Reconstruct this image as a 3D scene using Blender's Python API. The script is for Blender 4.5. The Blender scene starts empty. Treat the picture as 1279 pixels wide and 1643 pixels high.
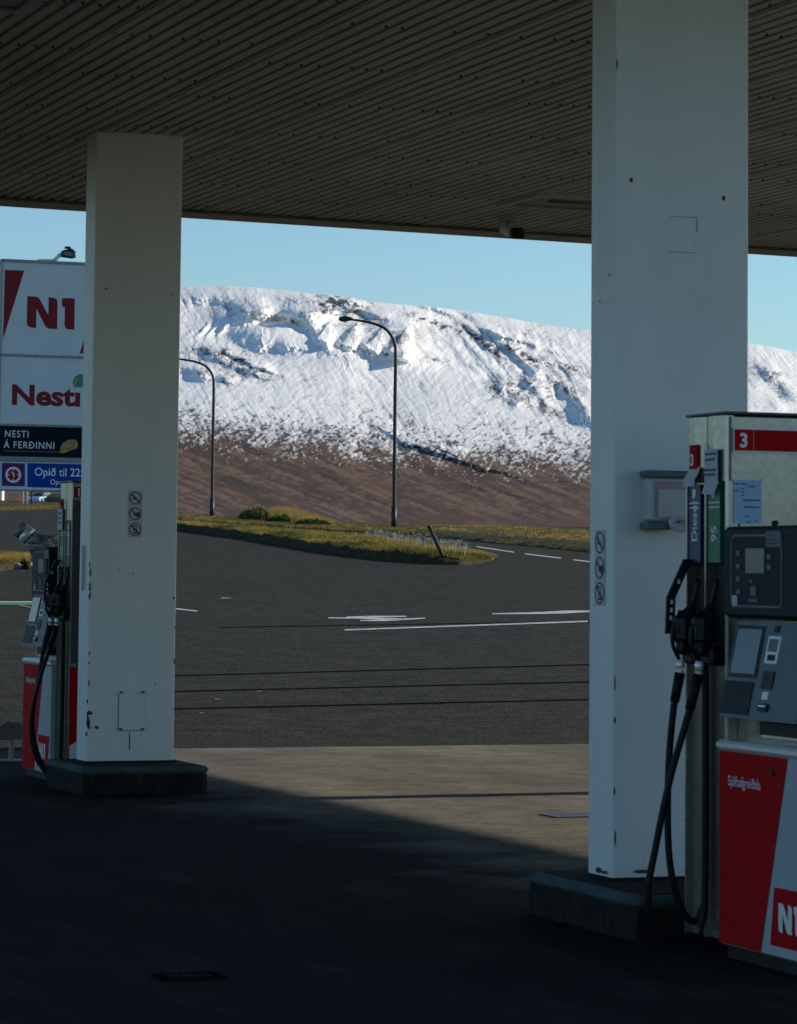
import bpy, math, random
import numpy as np
from mathutils import Vector, Matrix
R = math.radians
random.seed(7)
rng = np.random.default_rng(11)
scn = bpy.context.scene
COL = scn.collection

# ------------------------------------------------------------------ camera, sky, sun, exposure
F, CX, CY = 5000.0, 639.5, 526.0            # focal length and principal point in pixels of the 1279 x 1643 photograph
PITCH, ROLL, ZC = math.atan(392 / F), 0.0097, 1.63
SUN_EL = R(22.0)
SUN_DIR = (0.928, 0.372)                     # towards the sun, horizontal
cam = bpy.data.cameras.new('camera')
cam.sensor_fit = 'VERTICAL'
cam.sensor_height = 36.0
cam.sensor_width = 28.0
cam.lens = F / 1643.0 * 36.0
cam.shift_y = -(821.5 - CY) / 1643.0
cam.clip_start, cam.clip_end = 0.1, 30000
cam.dof.use_dof = True
cam.dof.focus_distance = 60.0
cam.dof.aperture_fstop = 14.0
CAM = bpy.data.objects.new('camera', cam)
COL.objects.link(CAM)
CM = Matrix.Rotation(math.pi / 2 + PITCH, 4, 'X') @ Matrix.Rotation(ROLL, 4, 'Z')
CAM.matrix_world = Matrix.Translation((0, 0, ZC)) @ CM
scn.camera = CAM

world = bpy.data.worlds.new('World')
scn.world = world
world.use_nodes = True
wn = world.node_tree
bgn = wn.nodes['Background']
sky = wn.nodes.new('ShaderNodeTexSky')
sky.sky_type = 'NISHITA'
sky.sun_disc = False
sky.sun_elevation = SUN_EL
sky.sun_rotation = math.atan2(SUN_DIR[0], SUN_DIR[1])
sky.air_density, sky.dust_density, sky.ozone_density, sky.altitude = 1.0, 0.3, 2.0, 100
tint = wn.nodes.new('ShaderNodeMix')
tint.data_type, tint.blend_type = 'RGBA', 'MULTIPLY'
tint.inputs[0].default_value = 1.0
tint.inputs[7].default_value = (0.80, 1.02, 1.16, 1)
wn.links.new(sky.outputs[0], tint.inputs[6])
wn.links.new(tint.outputs[2], bgn.inputs[0])
bgn.inputs[1].default_value = 0.11

sl = bpy.data.lights.new('sun', 'SUN')
sl.energy, sl.angle, sl.color = 5.0, R(0.5), (1.0, 0.89, 0.74)
SUN = bpy.data.objects.new('sun', sl)
COL.objects.link(SUN)
sv = Vector((SUN_DIR[0] * math.cos(SUN_EL), SUN_DIR[1] * math.cos(SUN_EL), math.sin(SUN_EL)))
SUN.rotation_euler = sv.to_track_quat('Z', 'Y').to_euler()
SUN.location = sv * 50
vs = scn.view_settings
vs.view_transform, vs.look, vs.gamma, vs.use_curve_mapping = 'Standard', 'None', 1.0, False
vs.exposure = 0.0
scn.cycles.max_bounces = 8
scn.cycles.diffuse_bounces = 5
scn.cycles.use_denoising = True

# ------------------------------------------------------------------ geometry helpers
TH = R(20.7)                                 # the station's own grid: U runs away along the islands, V across
UX, UY = -math.sin(TH), math.cos(TH)
VX, VY = math.cos(TH), math.sin(TH)
M3 = np.array(CM.to_3x3())


def ray(x, y):
    return M3 @ np.array([(x - CX) / F, -(y - CY) / F, -1.0])


def on_z(x, y, z):
    d = ray(x, y)
    return Vector(np.array([0, 0, ZC]) + d * (z - ZC) / d[2])


def on_plane(x, y, p, n):
    d = ray(x, y)
    o = np.array([0, 0, ZC])
    t = np.dot(np.array(p) - o, n) / np.dot(d, n)
    return Vector(o + t * d)


def at_depth(x, y, dep):
    d = ray(x, y)
    return Vector(np.array([0, 0, ZC]) + d * dep / d[1])


def W(u, v, z=0.0):
    return Vector((u * UX + v * VX, u * UY + v * VY, z))


KX = np.array([-3000, 0, 70, 288, 400, 570, 640, 943, 1279, 4000.])
KV = np.array([.0225, .0212, .0209, .0177, .0165, .0152, .0141, .0143, .0145, .016])


def terrain(X, Y):
    X, Y = np.asarray(X, float), np.asarray(Y, float)
    u = X * UX + Y * UY
    a = np.maximum(u - 28.5, 0)
    pr = .037 * a * a / (a + 1.2)
    b = np.maximum(u - 100, 0)
    pr = pr - .0057 * b
    Ys = np.maximum(Y, 45)
    cap = ZC + np.interp(CX + F * X / Ys, KX, KV) * Ys
    return np.where(Y > 45, np.minimum(pr, cap), pr)


TT = np.concatenate([np.linspace(14, 120, 5300), np.linspace(120, 700, 5800)[1:]])


def on_ground(x, y, dz=0.0):
    d = ray(x, y)
    P = np.array([0, 0, ZC]) + TT[:, None] * d
    i = int(np.argmax(P[:, 2] <= terrain(P[:, 0], P[:, 1]) + dz))
    return Vector(P[i])


class MB:
    """collects shapes, then links them as ONE mesh object"""

    def __init__(s):
        s.v, s.f, s.m, s.sm = [], [], [], []

    def add(s, vs_, fs, mi=0, smooth=False):
        o = len(s.v)
        s.v += [tuple(p) for p in vs_]
        s.f += [tuple(i + o for i in f) for f in fs]
        s.m += [mi] * len(fs)
        s.sm += [smooth] * len(fs)
        return s

    def box(s, x0, x1, y0, y1, z0, z1, mi=0, bev=0.0):
        if bev <= 0:
            vv = [(x, y, z) for z in (z0, z1) for (x, y) in ((x0, y0), (x1, y0), (x1, y1), (x0, y1))]
            return s.add(vv, [(3, 2, 1, 0), (4, 5, 6, 7), (0, 1, 5, 4), (1, 2, 6, 5), (2, 3, 7, 6), (3, 0, 4, 7)], mi)
        b = min(bev, (x1 - x0) * .45, (y1 - y0) * .45, (z1 - z0) * .45)
        rings = []
        for (z, i) in ((z0, b), (z0 + b, 0), (z1 - b, 0), (z1, b)):
            c = b
            xa, xb, ya, yb = x0 + i, x1 - i, y0 + i, y1 - i
            rings.append([(xa + c, ya, z), (xb - c, ya, z), (xb, ya + c, z), (xb, yb - c, z), (xb - c, yb, z), (xa + c, yb, z), (xa, yb - c, z), (xa, ya + c, z)])
        vv = [p for r in rings for p in r]
        fs = [tuple(range(7, -1, -1)), tuple(range(24, 32))]
        for k in range(3):
            for j in range(8):
                fs.append((k * 8 + j, k * 8 + (j + 1) % 8, k * 8 + 8 + (j + 1) % 8, k * 8 + 8 + j))
        return s.add(vv, fs, mi)

    def prism(s, poly, axis, a0, a1, mi=0):
        """poly: 2-D outline; axis: the extrusion axis 'x','y','z'"""
        def p3(p, a):
            return {'x': (a, p[0], p[1]), 'y': (p[0], a, p[1]), 'z': (p[0], p[1], a)}[axis]
        n = len(poly)
        vv = [p3(p, a0) for p in poly] + [p3(p, a1) for p in poly]
        fs = [tuple(range(n)), tuple(range(2 * n - 1, n - 1, -1))]
        fs += [((i + 1) % n, i, n + i, n + (i + 1) % n) for i in range(n)]
        return s.add(vv, fs, mi)

    def tube(s, pts, rad, n=10, mi=0, caps=True):
        pts = [Vector(p) for p in pts]
        rads = rad if isinstance(rad, (list, tuple)) else [rad] * len(pts)
        vv, fs = [], []
        prev = None
        for i, p in enumerate(pts):
            t = (pts[min(i + 1, len(pts) - 1)] - pts[max(i - 1, 0)]).normalized()
            if prev is None:
                a = Vector((0, 0, 1)) if abs(t.z) < .9 else Vector((1, 0, 0))
                nx = t.cross(a).normalized()
            else:
                nx = (prev - t * prev.dot(t)).normalized()
            prev = nx
            ny = t.cross(nx)
            for k in range(n):
                a = 2 * math.pi * k / n
                vv.append(p + (nx * math.cos(a) + ny * math.sin(a)) * rads[i])
        for i in range(len(pts) - 1):
            for k in range(n):
                fs.append((i * n + k, i * n + (k + 1) % n, (i + 1) * n + (k + 1) % n, (i + 1) * n + k))
        s.add(vv, fs, mi, True)
        if caps:
            o = len(s.v) - len(vv)
            s.f += [tuple(o + k for k in range(n - 1, -1, -1)), tuple(o + (len(pts) - 1) * n + k for k in range(n))]
            s.m += [mi, mi]
            s.sm += [False, False]
        return s

    def quad(s, a, b, c, d, mi=0):
        return s.add([a, b, c, d], [(0, 1, 2, 3)], mi)

    def build(s, name, mats, parent=None):
        me = bpy.data.meshes.new(name)
        me.from_pydata(s.v, [], s.f)
        for m in (mats if isinstance(mats, (list, tuple)) else [mats]):
            me.materials.append(m)
        me.polygons.foreach_set('material_index', s.m)
        me.polygons.foreach_set('use_smooth', s.sm)
        me.update()
        o = bpy.data.objects.new(name, me)
        COL.objects.link(o)
        if parent:
            o.parent = parent
        return o


def curve(pts, n=8):
    """Catmull-Rom through the points"""
    P = [Vector(p) for p in pts]
    P = [P[0] * 2 - P[1]] + P + [P[-1] * 2 - P[-2]]
    out = []
    for i in range(1, len(P) - 2):
        for k in range(n):
            t = k / n
            a, b, c, d = P[i - 1:i + 3]
            out.append(.5 * ((2 * b) + (c - a) * t + (2 * a - 5 * b + 4 * c - d) * t * t + (3 * b - a - 3 * c + d) * t ** 3))
    out.append(P[-2])
    return out


def grid_mesh(name, P, mat, attrs=None, smooth=True):
    r, c = P.shape[:2]
    idx = np.arange(r * c).reshape(r, c)
    q = np.stack([idx[:-1, :-1], idx[:-1, 1:], idx[1:, 1:], idx[1:, :-1]], -1).reshape(-1, 4)
    me = bpy.data.meshes.new(name)
    me.vertices.add(r * c)
    me.vertices.foreach_set('co', P.reshape(-1).astype(np.float32))
    me.loops.add(q.size)
    me.loops.foreach_set('vertex_index', q.reshape(-1).astype(np.int32))
    me.polygons.add(len(q))
    me.polygons.foreach_set('loop_start', np.arange(0, q.size, 4, dtype=np.int32))
    me.polygons.foreach_set('use_smooth', np.full(len(q), smooth))
    me.update(calc_edges=True)
    for k, a in (attrs or {}).items():
        at = me.attributes.new(k, 'FLOAT', 'POINT')
        at.data.foreach_set('value', a.reshape(-1).astype(np.float32))
    me.materials.append(mat)
    o = bpy.data.objects.new(name, me)
    COL.objects.link(o)
    return o


def tri_soup(name, V, mat, attr=None):
    """V: (n,3,3) triangles"""
    n = len(V)
    me = bpy.data.meshes.new(name)
    me.vertices.add(n * 3)
    me.vertices.foreach_set('co', V.reshape(-1).astype(np.float32))
    me.loops.add(n * 3)
    me.loops.foreach_set('vertex_index', np.arange(n * 3, dtype=np.int32))
    me.polygons.add(n)
    me.polygons.foreach_set('loop_start', np.arange(0, n * 3, 3, dtype=np.int32))
    me.update(calc_edges=True)
    if attr is not None:
        at = me.attributes.new('tone', 'FLOAT', 'POINT')
        at.data.foreach_set('value', np.repeat(attr, 3).astype(np.float32))
    me.materials.append(mat)
    o = bpy.data.objects.new(name, me)
    COL.objects.link(o)
    return o


def tag(o, label=None, cat=None, group=None, kind=None):
    for k, v in (('label', label), ('category', cat), ('group', group), ('kind', kind)):
        if v:
            o[k] = v
    return o


def thing(name, loc, label, cat, rz=0.0, group=None):
    o = bpy.data.objects.new(name, None)
    o.empty_display_size = .2
    COL.objects.link(o)
    o.location = loc
    o.rotation_euler = (0, 0, rz)
    return tag(o, label, cat, group)


def text(s, size, mat, parent, org, right, up, name='lettering', bold=0.0, align='LEFT', squeeze=1.0, thick=.001, spacing=1.0):
    cu = bpy.data.curves.new(name, 'FONT')
    cu.body = s
    cu.size = 1.0
    cu.offset = bold
    cu.align_x = align
    cu.space_character = spacing
    cu.extrude = .0
    cu.resolution_u = 3
    ob = bpy.data.objects.new(name, cu)
    COL.objects.link(ob)
    dg = bpy.context.evaluated_depsgraph_get()
    me = bpy.data.meshes.new_from_object(ob.evaluated_get(dg))
    bpy.data.objects.remove(ob)
    bpy.data.curves.remove(cu)
    r, u = Vector(right).normalized(), Vector(up).normalized()
    n = r.cross(u)
    org = Vector(org)
    for v in me.vertices:
        v.co = org + r * (v.co.x * size * squeeze) + u * (v.co.y * size) + n * thick
    me.name = name
    me.materials.clear()
    me.materials.append(mat)
    o = bpy.data.objects.new(name, me)
    COL.objects.link(o)
    o.parent = parent
    return o


# ------------------------------------------------------------------ materials
class NT:
    def __init__(s, name):
        s.m = bpy.data.materials.new(name)
        s.m.use_nodes = True
        s.t = s.m.node_tree
        s.b = s.t.nodes['Principled BSDF']

    def n(s, kind, **kw):
        nd = s.t.nodes.new('ShaderNode' + kind)
        for k, v in kw.items():
            if hasattr(nd, k):
                setattr(nd, k, v)
            else:
                nd.inputs[k.replace('_', ' ')].default_value = v
        return nd

    def l(s, a, b):
        s.t.links.new(a, b)

    def coord(s, scale=(1, 1, 1), rot=0.0, kind='Object'):
        tc = s.n('TexCoord')
        mp = s.n('Mapping')
        mp.inputs['Scale'].default_value = scale
        mp.inputs['Rotation'].default_value = (0, 0, rot)
        s.l(tc.outputs[kind], mp.inputs[0])
        return mp.outputs[0]

    def noise(s, vec, scale, detail=4, rough=.55):
        nd = s.n('TexNoise')
        nd.inputs['Scale'].default_value = scale
        nd.inputs['Detail'].default_value = detail
        nd.inputs['Roughness'].default_value = rough
        s.l(vec, nd.inputs['Vector'])
        return nd.outputs[0]

    def ramp(s, fac, stops):
        nd = s.n('ValToRGB')
        el = nd.color_ramp.elements
        while len(el) < len(stops):
            el.new(.5)
        for e, (p, c) in zip(el, stops):
            e.position = p
            e.color = c if len(c) == 4 else (*c, 1)
        s.l(fac, nd.inputs[0])
        return nd.outputs[0]

    def mix(s, fac, a, b, mode='MIX'):
        nd = s.n('Mix', data_type='RGBA', blend_type=mode)
        for sock, val in ((nd.inputs[0], fac), (nd.inputs[6], a), (nd.inputs[7], b)):
            if isinstance(val, (int, float)):
                sock.default_value = val
            elif isinstance(val, tuple):
                sock.default_value = val if len(val) == 4 else (*val, 1)
            else:
                s.l(val, sock)
        return nd.outputs[2]

    def math(s, op, a, b=None):
        nd = s.n('Math', operation=op)
        for sock, val in zip(nd.inputs, (a, b)):
            if val is None:
                continue
            if isinstance(val, (int, float)):
                sock.default_value = val
            else:
                s.l(val, sock)
        return nd.outputs[0]

    def bump(s, h, strength=.5, dist=.01):
        nd = s.n('Bump')
        nd.inputs['Strength'].default_value = strength
        nd.inputs['Distance'].default_value = dist
        s.l(h, nd.inputs['Height'])
        s.l(nd.outputs[0], s.b.inputs['Normal'])

    def base(s, c):
        if isinstance(c, tuple):
            s.b.inputs['Base Color'].default_value = (*c, 1)
        else:
            s.l(c, s.b.inputs['Base Color'])
        return s

    def rough(s, r, metal=0.0, spec=.5):
        s.b.inputs['Metallic'].default_value = metal
        s.b.inputs['Specular IOR Level'].default_value = spec
        if isinstance(r, (int, float)):
            s.b.inputs['Roughness'].default_value = r
        else:
            s.l(r, s.b.inputs['Roughness'])
        return s


def painted(name, col, rough=.45, var=.12, scale=6.0, metal=0.0, spec=.5, dirt=None):
    t = NT(name)
    c = t.coord()
    n1 = t.noise(c, scale, 5, .6)
    lo = tuple(x * (1 - var) for x in col)
    hi = tuple(min(1, x * (1 + var)) for x in col)
    base = t.ramp(n1, [(.3, lo), (.7, hi)])
    if dirt:
        n2 = t.noise(t.coord((9, 9, .8)), 2.2, 6, .7)
        base = t.mix(t.ramp(n2, [(.55, (0, 0, 0)), (.78, (dirt[3],) * 3)]), base, dirt[:3])
    t.base(base)
    n3 = t.noise(c, scale * 7, 3)
    t.rough(t.ramp(n3, [(.3, (rough * .85,) * 3), (.7, (min(1, rough * 1.2),) * 3)]), metal, spec)
    return t.m


MT = {}
MT['white'] = painted('white_paint', (.74, .76, .75), .42, .04, 1.6, dirt=(.42, .38, .31, .22))
MT['rust'] = painted('rust', (.09, .045, .028), .85, .4, 40)
MT['chip'] = painted('chipped_paint', (.035, .03, .028), .8, .3, 60)
MT['soffit'] = painted('soffit_steel', (.41, .42, .385), .42, .16, .9)
MT['screw'] = painted('dark_screw', (.012, .012, .012), .6, .1, 30)
MT['fascia'] = painted('fascia_paint', (.34, .31, .27), .5, .1, 2)
MT['roof'] = painted('roof_membrane', (.25, .25, .25), .8, .1, 2)
MT['steel'] = painted('brushed_steel', (.37, .365, .335), .28, .1, 5, metal=.9)
MT['steel_low'] = painted('dull_steel', (.2, .2, .19), .36, .2, 4, metal=.85)
MT['steel_dark'] = painted('dark_steel', (.1, .1, .1), .4, .2, 9, metal=.6)
MT['black'] = painted('black_plastic', (.007, .008, .009), .5, .2, 14, spec=.3)
MT['rubber'] = painted('black_rubber', (.006, .006, .007), .6, .2, 20, spec=.3)
MT['navy'] = painted('navy_plastic', (.004, .011, .02), .55, .15, 12, spec=.25)
MT['blue_label'] = painted('blue_label', (.018, .035, .12), .4, .1, 12)
MT['green'] = painted('green_label', (.004, .16, .085), .4, .1, 12)
MT['red'] = painted('red_vinyl', (.43, .005, .007), .6, .08, 4, spec=.06)
MT['sign_red'] = painted('sign_red', (.2, .006, .014), .5, .06, 3, spec=.25)
MT['vinyl'] = painted('white_vinyl', (.76, .77, .78), .4, .03, 4)
MT['paper'] = painted('paper', (.52, .52, .56), .8, .04, 8)
MT['bluepaper'] = painted('blue_notice', (.34, .48, .6), .6, .08, 18)
MT['ink'] = painted('ink', (.06, .09, .16), .7, .1, 18)
MT['grey'] = painted('grey_plastic', (.125, .15, .17), .5, .06, 8, spec=.35)
MT['lcd'] = painted('lcd_glass', (.16, .19, .19), .2, .05, 20)
MT['screen'] = painted('dark_screen_glass', (.012, .014, .018), .06, .1, 10, spec=.9)
MT['silver'] = painted('silver_metal', (.82, .82, .8), .3, .05, 20, metal=.3)
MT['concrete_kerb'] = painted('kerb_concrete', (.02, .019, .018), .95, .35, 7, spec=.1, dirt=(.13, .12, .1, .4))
MT['kerb_steel'] = painted('kerb_edge_paint', (.06, .085, .09), .85, .35, 9, spec=.2)
MT['lamp_pole'] = painted('lamp_pole_steel', (.03, .032, .035), .5, .2, 3, metal=.2)
MT['galv'] = painted('galvanised_steel', (.25, .26, .27), .5, .15, 8, metal=.5)
MT['fixture'] = painted('fixture_glass', (.1, .11, .11), .25, .05, 6, spec=.5)
MT['sign_white'] = painted('sign_white', (.58, .64, .66), .45, .05, 1.2, dirt=(.4, .44, .46, .25))
MT['sign_navy'] = painted('sign_dark_blue', (.003, .011, .017), .6, .15, 2, spec=.08)
MT['sign_blue'] = painted('sign_blue', (.004, .05, .3), .6, .06, 2, spec=.1)
MT['bread'] = painted('printed_bread', (.42, .2, .07), .5, .45, 9)
MT['leaf'] = painted('leaf_green', (.02, .24, .13), .4, .1, 4)
MT['leaf_light'] = painted('leaf_vein', (.25, .5, .35), .4, .1, 4)
MT['sky_car'] = painted('light_blue_paint', (.35, .55, .7), .25, .05, 3)
MT['dark_car'] = painted('dark_blue_paint', (.02, .03, .06), .25, .05, 3)
MT['glass'] = painted('car_glass', (.02, .03, .04), .08, .05, 3, spec=.8)
MT['tyre'] = painted('tyre', (.015, .015, .015), .85, .2, 10)
MT['wood'] = painted('weathered_wood', (.06, .05, .045), .85, .35, 12)
MT['stone'] = painted('stone', (.24, .23, .21), .9, .3, 5)
MT['paint_line'] = painted('road_paint', (.46, .47, .46), .8, .45, 7, spec=.1)
MT['paint_green'] = painted('green_road_paint', (.03, .2, .1), .7, .4, 6)
MT['paint_orange'] = painted('faded_orange_paint', (.4, .22, .14), .7, .4, 6)
MT['grate'] = painted('grate_iron', (.012, .012, .012), .95, .2, 9, spec=.0)
MT['grate_bar'] = painted('grate_bar', (.045, .047, .048), .95, .2, 9, spec=.0)
MT['tar'] = painted('tar_seam', (.009, .0095, .009), .95, .3, 6, spec=0.0)
MT['pink'] = painted('pale_pink_card', (.42, .29, .32), .6, .06, 9)
MT['glove'] = painted('clear_film', (.5, .52, .53), .25, .2, 30)
MT['decal'] = painted('sticker_film', (.52, .54, .56), .5, .03, 10)
MT['decal_red'] = painted('sticker_ring', (.1, .03, .05), .5, .1, 20)


def asphalt_mat(name, lo, hi, grain_hi):
    t = NT(name)
    c = t.coord()
    big = t.noise(t.coord((1, .35, 1), TH), .35, 5, .6)
    base = t.ramp(big, [(.3, lo), (.7, hi)])
    # wheel tracks and wiped patches running across the yard
    trk = t.noise(t.coord((.08, 1, 1), -TH), .9, 5, .6)
    base = t.mix(t.ramp(trk, [(.46, (0, 0, 0)), (.62, (.5, .5, .5))]), base, tuple(x * 1.7 for x in hi))
    mid = t.noise(c, 1.7, 6, .7)
    base = t.mix(t.ramp(mid, [(.34, (.75, .75, .75)), (.54, (0, 0, 0))]), base, tuple(x * .5 for x in lo))
    sp = t.noise(c, 34, 3, .75)
    base = t.mix(t.ramp(sp, [(.5, (0, 0, 0)), (.64, (.8, .8, .8))]), base, grain_hi)
    wide = t.noise(c, 2.5, 9, .93)
    base = t.mix(t.ramp(wide, [(.45, (0, 0, 0)), (.6, (.9, .9, .9))]), base, tuple(x * .5 for x in grain_hi))
    sp2 = t.noise(c, 21, 2, .6)
    base = t.mix(t.ramp(sp2, [(.36, (.85, .85, .85)), (.47, (0, 0, 0))]), base, tuple(x * .25 for x in lo))
    t.base(base)
    t.rough(.95, spec=.04)
    vo = t.n('TexVoronoi')
    vo.inputs['Scale'].default_value = 42
    t.l(c, vo.inputs['Vector'])
    t.bump(t.mix(.5, vo.outputs['Distance'], sp), .6, .012)
    return t.m


MT['cabinet'] = painted('cabinet_paint', (.40, .44, .47), .5, .04, 5, spec=.3)


MT['asphalt'] = asphalt_mat('asphalt', (.0105, .0114, .010), (.0172, .0178, .0152), (.135, .131, .108))
t = NT('concrete_slab')
c0 = t.coord((1, .22, 1), 0.0)
base = t.ramp(t.noise(c0, .9, 6, .62), [(.28, (.115, .107, .088)), (.5, (.195, .18, .145)), (.74, (.28, .255, .2))])
base = t.mix(t.ramp(t.noise(t.coord(), 24, 3, .7), [(.5, (0, 0, 0)), (.75, (.5, .5, .5))]), base, (.26, .24, .21))
base = t.mix(t.ramp(t.noise(t.coord(), .55, 4, .6), [(.54, (0, 0, 0)), (.72, (.55, .55, .55))]), base, (.08, .074, .064))
# canopy shade painted into the slab: near-black up to the shadow's edge
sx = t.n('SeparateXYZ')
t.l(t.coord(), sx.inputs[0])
oil = t.ramp(t.math('ADD', t.math('MULTIPLY', sx.outputs[0], .0625), t.math('MULTIPLY', t.noise(t.coord(), .9, 6, .68), .2)), [(.5, (.97, .97, .97)), (.556, (0, 0, 0))])  # mask of the painted canopy shade, not oil
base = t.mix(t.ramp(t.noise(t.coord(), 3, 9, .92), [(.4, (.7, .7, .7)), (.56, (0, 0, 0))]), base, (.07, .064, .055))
floor_shade_col = t.ramp(t.noise(t.coord((1, .3, 1), .3), 1.6, 8, .75), [(.34, (.008, .008, .008)), (.52, (.016, .0155, .0145)), (.68, (.04, .037, .031))])
base = t.mix(oil, base, floor_shade_col)
t.base(base).rough(.95, spec=.04)
t.bump(t.noise(t.coord(), 55, 4, .7), .4, .008)
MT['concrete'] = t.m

t = NT('moor_ground')
base = t.ramp(t.noise(t.coord((1, .4, 1)), .25, 6, .65), [(.3, (.05, .03, .018)), (.5, (.12, .07, .03)), (.7, (.2, .13, .05))])
t.base(base).rough(.95, spec=.1)
t.bump(t.noise(t.coord(), 3, 5, .7), .6, .2)
MT['moor'] = t.m

t = NT('verge_soil')
base = t.ramp(t.noise(t.coord(), 3, 6, .65), [(.3, (.025, .022, .014)), (.7, (.07, .065, .03))])
t.base(base).rough(.95, spec=.1)
t.bump(t.noise(t.coord(), 9, 5, .7), .8, .08)
MT['soil'] = t.m


def grass_mat(name, stops):
    t = NT(name)
    at = t.n('Attribute', attribute_name='tone')
    t.base(t.ramp(at.outputs['Fac'], stops)).rough(.7, spec=.2)
    tr = t.n('BsdfTranslucent')
    t.l(t.b.inputs['Base Color'].links[0].from_socket, tr.inputs[0])
    ms = t.n('MixShader')
    ms.inputs[0].default_value = .35
    t.l(t.b.outputs[0], ms.inputs[1])
    t.l(tr.outputs[0], ms.inputs[2])
    t.l(ms.outputs[0], t.t.nodes['Material Output'].inputs[0])
    return t.m


MT['grass'] = grass_mat('grass_blades', [(0, (.04, .05, .012)), (.35, (.15, .14, .03)), (.7, (.3, .22, .055)), (1, (.46, .3, .08))])
MT['grass_gold'] = grass_mat('golden_grass', [(0, (.16, .1, .03)), (.5, (.34, .23, .07)), (1, (.5, .36, .13))])
MT['bush'] = grass_mat('bush_leaves', [(0, (.012, .035, .01)), (.5, (.04, .09, .02)), (1, (.1, .16, .035))])
MT['fluff'] = grass_mat('seed_heads', [(0, (.35, .33, .28)), (1, (.7, .68, .62))])

t = NT('mountain_side')
at = t.n('Attribute', attribute_name='snow')
hb = t.n('Attribute', attribute_name='heath')
c = t.coord()
fine = t.noise(t.coord((1, .14, 1), .12), .3, 5, .7)
fine2 = t.noise(t.coord((1, .16, 1), .12), .05, 5, .65)
heath = t.ramp(t.math('ADD', t.math('MULTIPLY', fine2, .6), t.math('MULTIPLY', fine, .4)), [(.34, (.046, .026, .017)), (.5, (.098, .055, .033)), (.66, (.155, .09, .052))])
stk = t.n('Attribute', attribute_name='streak').outputs['Fac']
heath = t.mix(t.ramp(stk, [(.3, (.65, .65, .65)), (.5, (0, 0, 0))]), heath, (.045, .028, .02))
heath = t.mix(t.ramp(stk, [(.52, (0, 0, 0)), (.72, (.6, .6, .6))]), heath, (.2, .125, .07))
heath = t.mix(hb.outputs['Fac'], heath, (.1, .043, .026))
rock = t.ramp(fine, [(.3, (.04, .044, .052)), (.7, (.13, .135, .145))])
ground = t.mix(t.n('Attribute', attribute_name='rock').outputs['Fac'], heath, rock)
sm = t.math('ADD', at.outputs['Fac'], t.math('MULTIPLY', t.math('SUBTRACT', fine, .5), .5))
mask = t.ramp(sm, [(.12, (0, 0, 0)), (.86, (1, 1, 1))])
t.base(t.mix(mask, ground, (.92, .91, .88))).rough(.8, spec=.15)
t.bump(t.noise(t.coord((1, .14, 1), .12), .4, 5, .7), .2, 1.2)
MT['mountain'] = t.m

# ------------------------------------------------------------------ the ground
ys = np.concatenate([np.linspace(-80, 20, 26), np.linspace(21, 60, 60), np.geomspace(61, 1900, 150)])
ai = np.concatenate([np.linspace(-1.6, -.2, 30), np.linspace(-.19, .19, 160), np.linspace(.2, 1.6, 30)])
P = np.zeros((len(ys), len(ai), 3))
for i, y in enumerate(ys):
    P[i, :, 0] = ai * max(abs(y), 60)
    P[i, :, 1] = y
P[..., 2] = terrain(P[..., 0], P[..., 1]) - .14
tag(grid_mesh('ground', P, MT['moor']), kind='structure')

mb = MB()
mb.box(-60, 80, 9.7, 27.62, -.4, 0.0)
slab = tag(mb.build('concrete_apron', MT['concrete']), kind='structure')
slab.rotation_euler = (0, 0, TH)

mb = MB()
mb.box(-60, 80, -45, 9.695, -.4, -.003)  # unseen dark ground behind the camera, added to cut light bounced onto the columns
yard = tag(mb.build('unseen_dark_forecourt', MT['asphalt']), kind='structure')
yard.rotation_euler = (0, 0, TH)  # the unseen dark ground added behind the camera

VERGE = [(-1500, 842), (-400, 830), (0, 820.5), (95, 818), (200, 826), (288, 835), (400, 842), (470, 848), (560, 853), (640, 857), (700, 863), (800, 873), (943, 887), (1100, 905), (1279, 926), (1600, 960), (2600, 1060)]
vp = [on_ground(*p) for p in VERGE]
va = np.array([p.x / p.y for p in vp])
vd = np.array([p.y for p in vp])
aa = np.concatenate([np.linspace(-.42, -.14, 40), np.linspace(-.135, .135, 180), np.linspace(.14, .4, 40)])
dend = np.interp(aa, va, vd)
P = np.zeros((150, len(aa), 3))
tt = np.linspace(0, 1, 150) ** 1.7
for j, a in enumerate(aa):
    d0 = 27.62 / (a * UX + UY)
    d = d0 + (dend[j] + 1.5 - d0) * tt
    P[:, j, 0], P[:, j, 1] = a * d, d
P[..., 2] = terrain(P[..., 0], P[..., 1]) + .0
P[0, :, 2] -= .012
P[1:, :, 2] += .004
tag(grid_mesh('road', P, MT['asphalt']), kind='structure')

# far verge: from the road's far edge over the crest
P = np.zeros((26, len(aa), 3))
for j, a in enumerate(aa):
    d = dend[j] + np.linspace(0, 1, 26) ** 1.4 * (dend[j] * .55 + 25)
    P[:, j, 0], P[:, j, 1] = a * d, d
hump = rng.random(P.shape[:2]) * .08
P[..., 2] = terrain(P[..., 0], P[..., 1]) + .06 + hump
P[0, :, 2] -= .12
tag(grid_mesh('verge', P, MT['soil']), kind='structure')

# raised grass island between the forecourt and the road
NEAR = [(200, 841), (285, 851), (340, 858), (400, 866.5), (450, 875), (500, 884), (550, 892), (600, 898), (650, 903), (700, 906.5), (740, 907.5), (772, 904.5), (786, 900.5), (794, 897)]
BACK = [(200, 832), (285, 838), (340, 841), (400, 845), (450, 849), (500, 853), (550, 857), (600, 861), (650, 867), (700, 875), (740, 882), (768, 889), (785, 894.5), (794, 896.6)]
IH = .27
nb = [on_ground(*p) for p in NEAR]
bt = [on_ground(*p, IH * q) for p, q in zip(BACK, [1] * 9 + [.85, .6, .3, .1, 0])]


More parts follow.
